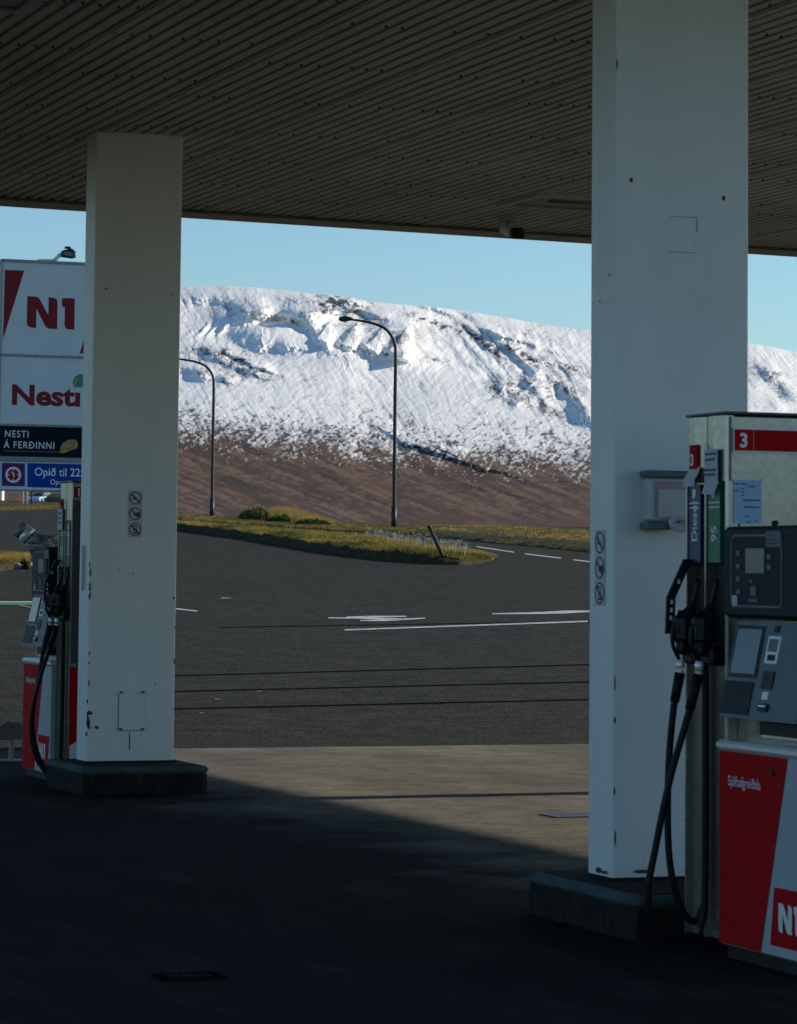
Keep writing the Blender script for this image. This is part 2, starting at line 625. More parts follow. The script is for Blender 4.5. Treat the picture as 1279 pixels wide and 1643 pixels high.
def resample(pts, n):
    L = np.linspace(0, len(pts) - 1, n)
    A = np.array([tuple(p) for p in pts])
    return np.stack([np.interp(L, np.arange(len(pts)), A[:, k]) for k in range(3)], 1)


nb_, bt_ = resample(nb, 120), resample(bt, 120)
prof = [(0, 0), (.012, .7), (.04, .97), (.3, 1.0), (.6, 1.0), (.9, 1.0), (.97, .8), (1, 0)]
P = np.zeros((len(prof), 120, 3))
for i, (s_, h) in enumerate(prof):
    P[i] = nb_ * (1 - s_) + bt_ * s_
    taper = np.clip((119 - np.arange(120)) / 46, .02, 1)
    P[i, :, 2] = terrain(P[i, :, 0], P[i, :, 1]) + h * IH * taper * (1 + .12 * rng.standard_normal(120) * (0 < i < 7)) - (.05 if h == 0 else 0)
tag(grid_mesh('grass_bank', P, MT['soil']), kind='structure')
ISL = P.copy()

# small island at the left edge of the picture
LI = [on_ground(*p) for p in ((-60, 921), (0, 918), (22, 914), (44, 909), (48, 903))]
LB = [on_ground(*p, .2) for p in ((-60, 884), (0, 886), (20, 889), (36, 894), (47, 901))]
a_, b_ = resample(LI, 30), resample(LB, 30)
P = np.zeros((6, 30, 3))
for i, (s_, h) in enumerate([(0, 0), (.06, .7), (.2, 1), (.6, 1.1), (.95, .9), (1, 0)]):
    P[i] = a_ * (1 - s_) + b_ * s_
    P[i, :, 2] = terrain(P[i, :, 0], P[i, :, 1]) + h * .2 - (.05 if h == 0 else 0)
tag(grid_mesh('grass_bank', P, MT['soil']), kind='structure')
ISL2 = P.copy()


def blades(base, hgt, width, lean=.5):
    n = len(base)
    ang = rng.random(n) * 6.283
    dx = np.stack([np.cos(ang), np.sin(ang), np.zeros(n)], 1) * (width * (.6 + .8 * rng.random(n)))[:, None]
    tip = np.stack([rng.standard_normal(n) * lean, rng.standard_normal(n) * lean, np.ones(n)], 1) * hgt[:, None]
    return np.stack([base - dx, base + dx, base + tip], 1)


def scatter(P, n, i0=0, i1=None):
    r, c = P.shape[:2]
    i1 = r - 1 if i1 is None else i1
    fi = i0 + rng.random(n) * (i1 - i0)
    fj = rng.random(n) * (c - 1)
    i, j = fi.astype(int), fj.astype(int)
    a, b = (fi - i)[:, None], (fj - j)[:, None]
    return (P[i, j] * (1 - a) * (1 - b) + P[np.minimum(i + 1, r - 1), j] * a * (1 - b) + P[i, np.minimum(j + 1, c - 1)] * (1 - a) * b + P[np.minimum(i + 1, r - 1), np.minimum(j + 1, c - 1)] * a * b)


def vnoise(x, y, seed=0):
    xi, yi = np.floor(x).astype(np.int64), np.floor(y).astype(np.int64)
    xf, yf = x - xi, y - yi
    xf, yf = xf * xf * (3 - 2 * xf), yf * yf * (3 - 2 * yf)

    def h(a, b):
        n = (a * 374761393 + b * 668265263 + seed * 974711) & 0x7fffffff
        n = ((n ^ (n >> 13)) * 1274126177) & 0x7fffffff
        return ((n ^ (n >> 16)) & 0xffff) / 65535.0
    return (h(xi, yi) * (1 - xf) + h(xi + 1, yi) * xf) * (1 - yf) + (h(xi, yi + 1) * (1 - xf) + h(xi + 1, yi + 1) * xf) * yf


def fbm(x, y, o=4, seed=0, g=.5):
    s, a, n = 0, 1, 0
    for k in range(o):
        s = s + a * vnoise(x * 2 ** k + 17.3 * k, y * 2 ** k + 5.1 * k, seed + k)
        n += a
        a *= g
    return s / n - .5


def ss_(a, b_, x):
    t_ = np.clip((x - a) / (b_ - a), 0, 1)
    return t_ * t_ * (3 - 2 * t_)


b = np.concatenate([scatter(ISL, 52000, 1.85, 6.2), scatter(ISL2, 5000, 1, 4.8)])
tone = np.clip(.45 + fbm(b[:, 0] * .8, b[:, 1] * .35, 3, 4) * 1.5 + rng.standard_normal(len(b)) * .18, 0, 1)
h = .05 + .1 * rng.random(len(b)) ** 2
tag(tri_soup('grass', blades(b, h, .012), MT['grass'], tone), kind='stuff')
# verge grass: low and green by the road, golden towards the crest
cols = np.where((aa > -.145) & (aa < .145))[0]
VG = []
VT = []
P = np.zeros((14, len(cols), 3))
for q, j in enumerate(cols):
    d = dend[j] + .2 + np.linspace(0, 1, 14) * (22 + dend[j] * .18)
    P[:, q, 0], P[:, q, 1] = aa[j] * d, d
P[..., 2] = terrain(P[..., 0], P[..., 1]) + .05
b = np.concatenate([scatter(P, 60000), scatter(P, 30000, 0, 3)])
px = CX + F * b[:, 0] / b[:, 1]
dn = b[:, 1] - np.interp(b[:, 0] / b[:, 1], aa, dend)
right = ss_(640, 720, px)
band = np.where(dn < 4, .4, np.where(dn < 12, .12, .72))
tone = np.clip((.42 + fbm(b[:, 0] * .5, b[:, 1] * .12, 3, 9) * 1.5) * (1 - right) + right * (band + fbm(b[:, 0] * .8, b[:, 1] * .3, 3, 19) * 1.2) + rng.standard_normal(len(b)) * .15, 0, 1)
h = (.035 + .075 * rng.random(len(b))) * (1 - .35 * right) * (1 + .9 * right * (dn > 12))
tag(tri_soup('verge_grass', blades(b, h, .03), MT['grass'], tone), kind='stuff')

# tall yellow grass behind the bush
c0, c1 = on_ground(425, 836), on_ground(520, 845)
n = 15000
f_ = rng.random(n)
b = np.array(c0)[None] * (1 - f_)[:, None] + np.array(c1)[None] * f_[:, None]
b[:, 1] += rng.random(n) * 9 - 1
b[:, 0] += rng.standard_normal(n) * .3
b[:, 2] = terrain(b[:, 0], b[:, 1])
h = (.32 + .55 * np.clip(1 - np.abs(f_ - .3) / .62, 0, 1)) * (.55 + .45 * rng.random(n))
tag(tri_soup('tall_grass', blades(b, h, .018, .16), MT['grass_gold'], np.clip(.5 + rng.standard_normal(n) * .25, 0, 1)), kind='stuff')
# white seed heads on the island
q = [on_ground(x + random.uniform(-6, 6), y + random.uniform(-3, 3), .3) for x, y in [(590 + i * 1.35, 856 + i * .2 + (i % 7) * 1.6) for i in range(120)]]
b = np.array([tuple(p) for p in q]).repeat(12, 0) + rng.standard_normal((len(q) * 12, 3)) * np.array([.05, .05, .03]) + np.array([0, 0, .16])
st = np.array([tuple(p) for p in q])
tag(tri_soup('seed_heads', np.concatenate([blades(b, .02 + .02 * rng.random(len(b)), .007, .8), blades(st - np.array([0, 0, .05]), np.full(len(st), .24), .006, .1)]), MT['fluff'], rng.random(len(b) + len(st))), kind='stuff')


def bush(cx, cy, w, hgt, dep, n, label, name='leafy_bush', group=None):
    g = on_ground(cx, cy)
    root = thing(name, g, label, 'bush', group=group)
    p = rng.random((n, 3)) * 2 - 1
    p = p[(p ** 2).sum(1) < 1]
    r = np.sqrt((p ** 2).sum(1))
    lump = 1 + .45 * fbm(p[:, 0] * 2.2 + cx, p[:, 1] * 2.2 + p[:, 2] * 1.9, 3, 3)
    p = p / np.maximum(r, .05)[:, None] * (r ** .4)[:, None] * lump[:, None]
    p = p * np.array([w, dep, hgt])
    p[:, 2] = np.abs(p[:, 2])
    d1 = rng.standard_normal((len(p), 3)) * .055
    d2 = rng.standard_normal((len(p), 3)) * .055
    o = tri_soup('foliage', np.stack([p, p + d1, p + d2], 1), MT['bush'], np.clip(.5 + rng.standard_normal(len(p)) * .25, 0, 1))
    o.parent = root
    m = MB()
    for k in range(5):
        a = k * 1.3
        m.tube([(0, 0, -.05), (math.cos(a) * w * .3, math.sin(a) * dep * .3, hgt * .45), (math.cos(a) * w * .5, math.sin(a) * dep * .5, hgt * .8)], [.025, .016, .006], 5)
    m.build('stem', MT['wood'], root)
    return root


bush(412, 837, .95, .62, .8, 5200, 'low dark green bush left of the tall yellow grass', group='green bushes on the verge')
bush(452, 841, .8, .4, .6, 3600, 'small mid green bush in front of the tall yellow grass', group='green bushes on the verge')
bush(500, 845, .9, .32, .6, 3000, 'flat yellowish green bush right of the tall yellow grass, nearest the lamp', group='green bushes on the verge')

# ------------------------------------------------------------------ the mountain
xs = np.concatenate([np.arange(-2200, 0, 40), np.arange(0, 284, 6), np.arange(284, 960, 1.0), np.arange(960, 1196, 4), np.arange(1196, 1284, 1.0), np.arange(1284, 1500, 6), np.arange(1500, 3600, 40)])
NY = 400
sky_x = np.array([-2200, -900, -300, 0, 200, 295, 350, 410, 450, 500, 530, 560, 590, 640, 700, 760, 820, 880, 945, 1205, 1240, 1279, 1400, 1700, 2400, 3600])
sky_y = np.array([780, 640, 520, 478, 462, 459, 458.5, 461, 465, 471, 473, 476, 483, 488, 492.5, 501, 511, 522, 530, 551, 557, 565, 590, 640, 740, 800])
top = np.interp(xs, sky_x, sky_y) + 1.5 * fbm(xs / 23, xs * 0, 4, 31)
HOR = 918 + (xs - CX) * ROLL
bot = HOR - (np.interp(xs, KX, KV) - .0016) * F
S = np.linspace(0, 1, NY)[:, None]
X = np.broadcast_to(xs[None], (NY, len(xs))).copy()
Y = bot[None] * (1 - S) + top[None] * S
D = 1550 + 1950 * (S ** .85) * np.ones_like(X)


def ss(a, b_, x):
    t = np.clip((x - a) / (b_ - a), 0, 1)
    return t * t * (3 - 2 * t)


def seg_d(px, py, pts):
    """signed distance to a polyline (positive on the upper right side) and the position along it"""
    best = np.full(px.shape, 1e9)
    sg = np.zeros(px.shape)
    al = np.zeros(px.shape)
    for k in range(len(pts) - 1):
        (ax, ay), (bx, by) = pts[k], pts[k + 1]
        vx, vy = bx - ax, by - ay
        L = vx * vx + vy * vy
        t = np.clip(((px - ax) * vx + (py - ay) * vy) / L, 0, 1)
        dx, dy = px - (ax + t * vx), py - (ay + t * vy)
        d = np.hypot(dx, dy)
        m = d < best
        best = np.where(m, d, best)
        sg = np.where(m, np.sign(vy * dx - vx * dy), sg)
        al = np.where(m, (k + t) / (len(pts) - 1), al)
    return best * sg, al


wx = X + 14 * fbm(X / 26, Y / 22, 5, 1, .62)
wy = Y + 12 * fbm(X / 24, Y / 20, 5, 2, .62)
dD = np.zeros_like(X)


def bulge(pts, amt, edge, fade, lo=.05, hi=.95):
    """ground steps nearer on the upper-right side of a polyline: a bank that faces left and down"""
    global dD
    sd, al = seg_d(wx, wy, pts)
    w = ss(lo, lo + .35, al) * (1 - ss(hi - .35, hi, al))
    dD = dD - amt * ss(-edge / 2, edge / 2, sd) * (1 - ss(0, fade, sd)) * w


def hump(x0, y0, sx, sy, ang, amt):
    global dD
    c, s_ = math.cos(ang), math.sin(ang)
    a = ((wx - x0) * c + (wy - y0) * s_) / sx
    b_ = (-(wx - x0) * s_ + (wy - y0) * c) / sy
    dD = dD - amt * np.exp(-(a * a + b_ * b_))


# a broad spur: its left flank leans away from the sun, its right flank faces it
wyb = ss(452, 488, Y) * (1 - ss(560, 625, Y))
dD -= 58 * ss(300, 655, wx + 40 * fbm(X / 40, Y / 30, 3, 6)) * (1 - ss(655, 735, wx)) * wyb
dD -= 26 * ss(690, 905, wx) * (1 - ss(905, 1010, wx)) * ss(500, 540, Y) * (1 - ss(600, 660, Y))
# scalloped foot, shadowed left side, bright right face
bulge([(432, 512), (470, 506), (510, 500), (548, 487)], 30, 14, 60)
bulge([(440, 500), (470, 514), (497, 530), (515, 546)], 60, 12, 90)
for (x0, y0, x1, y1) in ((505, 543, 545, 553), (545, 548, 585, 562), (583, 556, 625, 572), (620, 562, 664, 579)):
    bulge([(x0 - 9, y0 - 10), (x0 - 1, y0 + 4), ((x0 + x1) / 2, (y0 + y1) / 2 + 6), (x1, y1)], 62, 12, 55, .0, 1.0)
dD += 24 * ss(654, 668, wx) * (1 - ss(668, 760, wx)) * ss(505, 525, wy) * (1 - ss(566, 584, wy))
bulge([(500, 492), (530, 486), (560, 488), (595, 498)], 34, 8, 30)
bulge([(505, 480), (540, 476), (575, 482), (596, 490)], 26, 6, 16)
# hollow and gullies on the left
bulge([(352, 492), (385, 508), (425, 508), (445, 500)], 46, 16, 40)
bulge([(360, 530), (385, 552), (425, 556), (450, 540)], 40, 22, 40)
for k, x0 in enumerate((318, 334, 352)):
    bulge([(x0 + 20, 503), (x0 + 8, 522), (x0 - 6, 540), (x0 - 10, 556)], 12, 5, 14)
# hummocks left
for (x0, y0, sx, sy, am) in ((333, 566, 14, 9, 26), (355, 573, 16, 8, 22), (388, 582, 22, 7, 24), (318, 603, 22, 10, 30), (350, 607, 14, 7, 18), (395, 598, 26, 6, 18), (420, 592, 16, 6, 12), (370, 590, 24, 5, 12)):
    hump(x0 + 8, y0 - 3, sx, sy, .35, am)
# hummocks right
for (x0, y0, sx, sy, am) in ((795, 628, 16, 12, 28), (812, 612, 13, 9, 20), (842, 618, 14, 12, 28), (852, 604, 10, 7, 16), (835, 640, 16, 10, 22), (862, 626, 14, 13, 26), (775, 622, 10, 9, 12), (925, 650, 26, 20, 46), (902, 630, 12, 12, 24), (872, 648, 12, 10, 18), (940, 672, 18, 16, 30), (820, 650, 14, 8, 14), (760, 588, 14, 5, 9), (700, 580, 26, 4, 8), (1225, 600, 20, 14, 18), (1260, 630, 22, 14, 22), (1240, 655, 16, 10, 14)):
    hump(x0 + 9, y0 - 4, sx, sy, .5, am)
# ridge to the right with gullied flank
bulge([(690, 515), (740, 524), (790, 548), (850, 572), (900, 590), (945, 602)], 22, 7, 22)
bulge([(755, 535), (775, 552), (795, 568), (812, 588)], 16, 5, 14)
al_ = (wx - 690) * .62 + (wy - 540) * .0
fl = ss(690, 760, wx) * ss(0, 30, wy - (500 + (wx - 690) * .32)) * (1 - ss(50, 85, wy - (500 + (wx - 690) * .32)))
dD += fl * 4.6 * np.sin((wx * .8 - wy * .75) / 3.9 + 3.2 * fbm(X / 38, Y / 38, 3, 8)) * (.4 + 1.2 * vnoise(X / 30, Y / 40, 5))
# the stream cut running down to the right
bulge([(545, 648), (590, 676), (640, 708), (700, 728), (760, 748), (800, 760), (870, 780), (950, 812)], 30, 7, 26)
bulge([(650, 700), (700, 718), (740, 735), (775, 748)], 16, 5, 18)
bulge([(690, 772), (770, 784), (850, 800), (950, 830)], 10, 6, 18)
bulge([(330, 742), (380, 768), (430, 790), (500, 812)], 7, 7, 20)
bulge([(470, 752), (540, 772), (610, 800), (680, 822)], 7, 7, 20)
bulge([(800, 752), (860, 762), (920, 774), (960, 786)], 8, 6, 18)
# sastrugi and small relief
xw, yw = X + 16 * fbm(X / 50, Y / 40, 3, 14), Y + 16 * fbm(X / 55, Y / 40, 3, 15)
rx, ry = xw * .88 - yw * .48, xw * .48 + yw * .88
upper = 1 - ss(690, 760, Y)
dD += (5.5 * fbm(rx / 30, ry / 7, 5, 12, .6) + 3.0 * fbm(rx / 10, ry / 3.6, 3, 13)) * (.3 + .7 * upper)
dD += 12 * fbm(X / 60, Y / 40, 3, 21)
dD += 2.0 * fbm(X / 6.0, Y / 5, 3, 22) * (.25 + .75 * ss(580, 680, Y)) * (.5 + .5 * upper)


def lean(x0, y0, sx, sy, g, ang=0.0):
    """a flank turned to the left, its far side turned back to the sun"""
    global dD
    c, s_ = math.cos(ang), math.sin(ang)
    qx, qy = (wx2 - x0) * c + (wy2 - y0) * s_, -(wx2 - x0) * s_ + (wy2 - y0) * c
    dD = dD - g * sx * np.tanh(qx / sx) * np.exp(-(qx / (2.6 * sx)) ** 2 - (qy / sy) ** 2)


wx2 = X + 7 * fbm(X / 15, Y / 12, 5, 71, .62)
wy2 = Y + 7 * fbm(X / 17, Y / 11, 5, 72, .62)
for q_ in ((395, 497, 34, 11, 1.5, .1), (345, 505, 26, 16, 1.0, .1), (470, 509, 34, 8, 2.0, -.2), (425, 548, 38, 12, 1.5, .1), (380, 530, 40, 20, .7, .2), (545, 494, 30, 7, 1.6, .1), (590, 504, 18, 7, 1.5, .2), (503, 535, 18, 10, 2.2, .6),
           (540, 553, 12, 8, 2.0, .4), (575, 562, 14, 8, 2.2, .3), (615, 568, 13, 9, 2.2, .3), (645, 572, 12, 10, 2.2, .2), (575, 528, 40, 22, .8, .3), (625, 535, 26, 22, 1.0, .3), (740, 516, 50, 6, 1.3, .3), (800, 548, 34, 7, 1.4, .6), (775, 560, 16, 10, 1.3, .8),
           (800, 616, 13, 9, 2.2, .4), (846, 606, 12, 8, 2.0, .3), (856, 632, 14, 9, 2.0, .5), (822, 636, 12, 7, 1.6, .4), (928, 652, 18, 16, 2.6, .6), (905, 628, 10, 8, 1.8, .5), (312, 603, 14, 8, 2.2, .1), (335, 571, 14, 7, 1.8, .2), (392, 582, 18, 5, 1.8, .3), (352, 608, 14, 5, 1.6, .2), (1225, 600, 16, 12, 1.6, .4), (1262, 632, 14, 10, 1.8, .4)):
    lean(*q_)
# fine wind and melt streaks running down the whole face
q1, q2 = (xw * .86 - yw * .51), (xw * .51 + yw * .86)
stf = fbm(q1 / 4.2, q2 / 38, 4, 93, .6)
dD += 4.6 * stf * upper * (.35 + 1.1 * vnoise(X / 60, Y / 45, 97))
# downhill streaks on the right-hand flank
dD += ss(700, 760, X) * ss(500, 530, Y) * (1 - ss(600, 625, Y)) * 8 * fbm((X * .82 - Y * .57) / 5.5, (X * .57 + Y * .82) / 60, 4, 95)
dD += (1 - ss(420, 470, X)) * ss(495, 512, Y) * (1 - ss(560, 575, Y)) * 6 * fbm((X * .94 + Y * .34) / 7, (Y * .94 - X * .34) / 70, 4, 96)
# crags on the spur and the hummocks
crag = np.zeros_like(X)
for (x0, y0, sx_, sy_) in ((545, 488, 60, 16), (600, 540, 70, 30), (360, 590, 70, 26), (830, 625, 80, 34), (910, 640, 50, 30), (820, 560, 110, 26), (390, 500, 60, 14)):
    crag = np.maximum(crag, np.exp(-((X - x0) / sx_) ** 2 - ((Y - y0) / sy_) ** 2))
dD += crag * (16 * fbm(X / 13, Y / 9, 4, 91))
dD *= ss(0, .02, S) * (.35 + .65 * ss(0, .05, 1 - S))
D = D + dD
AX = (X - CX) / F
EL = (HOR[None] - Y) / F
P = np.stack([AX * D, D, ZC + EL * D], -1)
# the back of the hill
back = P[-1:].copy().repeat(6, 0)
for k in range(6):
    back[k, :, 1] += 60 * (k + 1)
    back[k, :, 0] *= back[k, :, 1] / P[-1, :, 1]
    back[k, :, 2] -= 1.5 * (k + 1) + 1.7 * (k + 1) ** 2
Pm = np.concatenate([P, back], 0)

line = np.interp(xs, [-2200, 295, 400, 560, 640, 760, 945, 1279, 3600], [690, 700, 712, 724, 732, 742, 748, 752, 760])[None]
s1 = fbm(rx / 8, ry / 3.4, 4, 51)
s2 = fbm(X / 3.4, Y / 2.7, 3, 52)
s3 = fbm(X / 34, Y / 13, 4, 41)
rel = (Y - line) + 40 * s3
snow = 1.02 - 1.02 * ss(-64, 40, rel + 70 * s2 + 46 * s1)
low = ss(540, 720, Y)
s4 = fbm(X / 45, Y / 22, 4, 58)
snow -= np.clip(.18 + s4 * 1.4, 0, .4) * np.clip(.6 + s1 * 3 + s2 * 2, 0, 1.4) * .27
snow -= np.clip(stf * 2.2 + .3 * vnoise(X / 50, Y / 30, 98), 0, .8) * .42 * (.4 + 1.0 * vnoise(X / 70, Y / 50, 99))
snow -= np.clip(s1 * 2.4 + s2 * 2.2 - .12, 0, 1) * (.09 + .24 * low)


def patch(x0, y0, sx, sy, ang, amt, seed):
    global snow
    c, s_ = math.cos(ang), math.sin(ang)
    a = ((X - x0) * c + (Y - y0) * s_) / sx
    b_ = (-(X - x0) * s_ + (Y - y0) * c) / sy
    w = np.exp(-(a * a + b_ * b_))
    snow = snow - .78 * amt * w * np.clip(.75 + 5.0 * fbm(X / 10, Y / 5.5, 4, seed) + 2.6 * s2, 0, 1.9)


for k, q_ in enumerate(((335, 570, 50, 12, .1, .62), (385, 586, 40, 18, .3, .55), (345, 606, 50, 12, .2, .5), (420, 604, 30, 10, .3, .5), (400, 566, 40, 4, .1, .5), (545, 485, 48, 9, .1, 1.0), (520, 500, 40, 8, -.1, .5), (570, 520, 60, 22, .3, .38), (640, 540, 26, 26, .4, .4), (700, 520, 60, 7, .35, .6), (765, 540, 42, 6, .6, .65), (790, 562, 34, 5, .75, .6), (840, 570, 60, 10, .5, .55), (910, 590, 40, 10, .4, .5), (700, 578, 30, 4, .1, .6), (760, 588, 20, 4, .1, .6), (800, 625, 36, 18, .3, .5), (855, 625, 34, 24, .6, .6), (905, 620, 26, 12, .3, .5), (880, 660, 40, 10, .5, .4), (850, 538, 10, 7, .9, .6), (395, 498, 50, 9, .05, .3), (610, 660, 80, 20, .4, .15), (720, 738, 90, 7, .28, .5), (1235, 600, 30, 12, .3, .5), (1260, 630, 24, 10, .3, .45))):
    patch(*q_, 60 + k)
rock = 1 - ss(-40, 10, (Y - line))
streak = .5 + 1.1 * fbm((X * .93 + Y * .36) / 70, (Y * .93 - X * .36) / 4.2, 5, 83, .6) + .7 * fbm(X / 9, Y / 3.2, 4, 84, .6)
heath = ss(825, 833, Y + 6 * fbm(X / 40, X * 0, 3, 78)) * (.25 + .75 * ss(560, 700, X)) * np.clip(.62 + 2.2 * fbm(X / 45, Y / 3.5, 4, 77), 0, 1)


def ext(a, v=None):
    return np.concatenate([a, np.repeat(a[-1:], 6, 0)], 0)


tag(grid_mesh('mountain', Pm, MT['mountain'], {'snow': ext(snow), 'rock': ext(rock), 'heath': ext(heath), 'streak': ext(streak)}), kind='structure')

# ------------------------------------------------------------------ markings on the asphalt


def strip(name, pts, mat, dz=.014):
    """flat painted shape: pairs of (near, far) pixel points, laid on the ground"""
    m = MB()
    vv = []
    for a, b_ in pts:
        for p in (a, b_):
            g = on_ground(*p)
            vv.append((g.x, g.y, float(terrain(g.x, g.y)) + dz))
    # subdivide so that the strip follows the ground
    V2 = []
    for k in range(len(pts) - 1):
        for t_ in np.linspace(0, 1, 13)[:(-1 if k < len(pts) - 2 else None)]:
            for s_ in (0, 1):
                p = Vector(vv[2 * k + s_]).lerp(Vector(vv[2 * k + 2 + s_]), t_)
                V2.append((p.x, p.y, float(terrain(p.x, p.y)) + dz))
    m.add(V2, [(2 * k, 2 * k + 2, 2 * k + 3, 2 * k + 1) for k in range(len(V2) // 2 - 1)])
    return tag(m.build(name, mat), kind='structure')


strip('road_marking', [((553, 1013), (553, 1011)), ((943, 999.2), (943, 997))], MT['paint_line'])
strip('road_marking', [((527, 993.4), (527, 991.8)), ((575, 994), (575, 992)), ((640, 996), (640, 993.2))], MT['paint_line'])
strip('road_marking', [((556, 992), (556, 990.5)), ((600, 992.4), (600, 989.2)), ((652, 991), (652, 989.2))], MT['paint_line'])
strip('road_marking', [((578, 997.6), (578, 996.2)), ((620, 998), (620, 994.8)), ((682, 993.8), (682, 992.2))], MT['paint_line'])
strip('road_marking', [((790, 986.8), (790, 985.2)), ((870, 986.4), (870, 983)), ((905, 985.6), (905, 980.8)), ((950, 983), (950, 980.6))], MT['paint_line'])
strip('road_marking', [((270, 977.5), (270, 975.6)), ((317, 982.6), (317, 980.9))], MT['paint_line'])
strip('road_marking', [((-40, 967.5), (-40, 966)), ((60, 967.5), (60, 966))], MT['paint_line'])
strip('road_marking', [((-40, 971.5), (-40, 967.6)), ((62, 972), (62, 967.6))], MT['paint_green'])
strip('road_marking', [((25, 971), (25, 970)), ((62, 979.5), (62, 978))], MT['paint_orange'])
for (x0, y0, x1, y1) in ((765, 877.5, 825, 886.5), (842, 889, 900, 896), (920, 898.6, 980, 906)):
    strip('road_marking', [((x0, y0 + 1.0), (x0, y0 - .6)), ((x1, y1 + 1.0), (x1, y1 - .6))], MT['paint_line'])
for (x0, y0, x1, y1, w) in ((240, 1086.5, 990, 1066, 1.5), (240, 1111.5, 990, 1094, 1.7), (240, 1139.5, 990, 1122.5, 1.8), (352, 1007.4, 990, 997.2, 1.0)):
    strip('tar_seam', [((x0, y0 + w / 2), (x0, y0 - w / 2)), ((x1, y1 + w / 2), (x1, y1 - w / 2))], MT['tar'], .009)
for (x0, y0, w) in ((355, 960.5, 15), (345, 1123.5, 9), (320, 1146, 7), (412, 1111, 9)):
    strip('road_marking', [((x0, y0 + .6), (x0, y0 - .5)), ((x0 + w, y0 + .3), (x0 + w, y0 - .4))], MT['paint_line'] if w > 10 else MT['stone'])

# ------------------------------------------------------------------ canopy
ZS = 4.90
E0, E1 = (0.0, 26.28), (19.2, 28.2)          # far edge: (v, u)
VR, UB, VL = 19.42, 10.1, 1.2


def edge_u(v):
    return E0[1] + (v - E0[0]) * (E1[1] - E0[1]) / (E1[0] - E0[0])


canopy = thing('canopy', (0, 0, 0), 'wide flat forecourt roof with ribbed dark steel underside over the pumps', 'canopy', TH)
mb = MB()
pv = [0, .052, .060, .084, .092]            # trapezoid rib profile across v
pz = [0, 0, .032, .032, 0]
rib = .1105
cs, zs = [], []
v = VL
k = 0
v = 6.1 - 200 * rib
while v < VR:
    for a, z in zip(pv, pz):
        if VL < v + a < VR:
            drop = -.007 if (k % 10 == 0 and a < .06 and z == 0) else 0
            cs.append(v + a)
            zs.append(z + drop)
    if k % 10 == 0 and VL < v - .003 < VR:   # the lap of two sheets: a small open step
        cs += [v - .0035, v - .003]
        zs += [0, .01]
    v += rib
    k += 1
o_ = sorted(zip(cs, zs))
rows = []
for (c_, z_) in o_:
    rows.append(((c_, UB, ZS + z_), (c_, edge_u(c_), ZS + z_)))
vv = [p for r_ in rows for p in r_]
mb.add(vv, [(2 * i, 2 * i + 1, 2 * i + 3, 2 * i + 2) for i in range(len(rows) - 1)])
# screw heads along every rib
k = 0
v = 6.1 - 200 * rib
while v < 16:
    if v > 1.0:
        uu = 11.2 + .03 * (k % 3)
        for row in range(12):
            for off in (0.0,):
                u0 = 9.6 + row * 1.55 + off + .9 * ((k // 10) % 3 == 1) + random.uniform(-.02, .02)
                if u0 > edge_u(v) - .2 or random.random() < .35:
                    continue
                w = .007
                mb.box(v + .026 - w, v + .026 + w, u0 - w, u0 + w, ZS - .012, ZS - .001, 1)
    v += rib
    k += 1
mb.build('soffit', [MT['soffit'], MT['screw']], canopy)
mb = MB()
mb.add([(VL, edge_u(VL), ZS - .065), (VR, edge_u(VR), ZS - .065), (VR, edge_u(VR) + .06, ZS - .065), (VL, edge_u(VL) + .06, ZS - .065),
        (VL, edge_u(VL), ZS + .62), (VR, edge_u(VR), ZS + .62), (VR, edge_u(VR) + .06, ZS + .62), (VL, edge_u(VL) + .06, ZS + .62)],
       [(3, 2, 1, 0), (4, 5, 6, 7), (0, 1, 5, 4), (1, 2, 6, 5), (2, 3, 7, 6), (3, 0, 4, 7)])
mb.box(VR, VR + .06, UB, edge_u(VR) - .02, ZS - .065, ZS + .62)
mb.box(VL - .06, VL, UB, edge_u(VL) - .02, ZS - .065, ZS + .62)
mb.build('fascia', MT['fascia'], canopy)
mb = MB()
mb.add([(VL, edge_u(VL) - .10, ZS - .066), (VR, edge_u(VR) - .10, ZS - .066), (VR, edge_u(VR) - .012, ZS - .066), (VL, edge_u(VL) - .012, ZS - .066),
        (VL, edge_u(VL) - .10, ZS - .03), (VR, edge_u(VR) - .10, ZS - .03), (VR, edge_u(VR) - .012, ZS - .03), (VL, edge_u(VL) - .012, ZS - .03)],
       [(3, 2, 1, 0), (4, 5, 6, 7), (0, 1, 5, 4), (1, 2, 6, 5), (2, 3, 7, 6), (3, 0, 4, 7)])
mb.build('edge_trim', MT['fascia'], canopy)
mb = MB()
mb.add([(VL, UB, ZS + .5), (VR, UB, ZS + .5), (VR, edge_u(VR), ZS + .5), (VL, edge_u(VL), ZS + .5)], [(0, 1, 2, 3)])
mb.build('roof_sheet', MT['roof'], canopy)


def ceiling_light(u0, u1, v0, v1, label):
    root = thing('ceiling_light', W((u0 + u1) / 2, (v0 + v1) / 2, ZS - .02), label, 'ceiling light', TH, 'recessed lights in the canopy underside')
    hx, hy = (v1 - v0) / 2, (u1 - u0) / 2
    m = MB()
    for (a, b_, c_, d_) in ((-hx, hx, -hy, -hy + .07), (-hx, hx, hy - .07, hy), (-hx, -hx + .07, -hy + .07, hy - .07), (hx - .07, hx, -hy + .07, hy - .07)):
        m.box(a, b_, c_, d_, -.012, .03)
    m.build('frame', MT['soffit'], root)
    MB().box(-hx + .07, hx - .07, -hy + .07, hy - .07, .004, .02).build('diffuser', MT['fixture'], root)
    MB().tube([(-hx * .45, -hy * .1, .0), (hx * .5, -hy * .1, .0)], .012, 10).build('lamp_tube', MT['fixture'], root)
    return root


ceiling_light(24.5, 25.4, 10.52, 11.55, 'recessed square light in the ribbed ceiling, beside the right column')
ceiling_light(16.6, 17.68, 3.35, 4.32, 'recessed light at the top left corner of the ribbed ceiling')

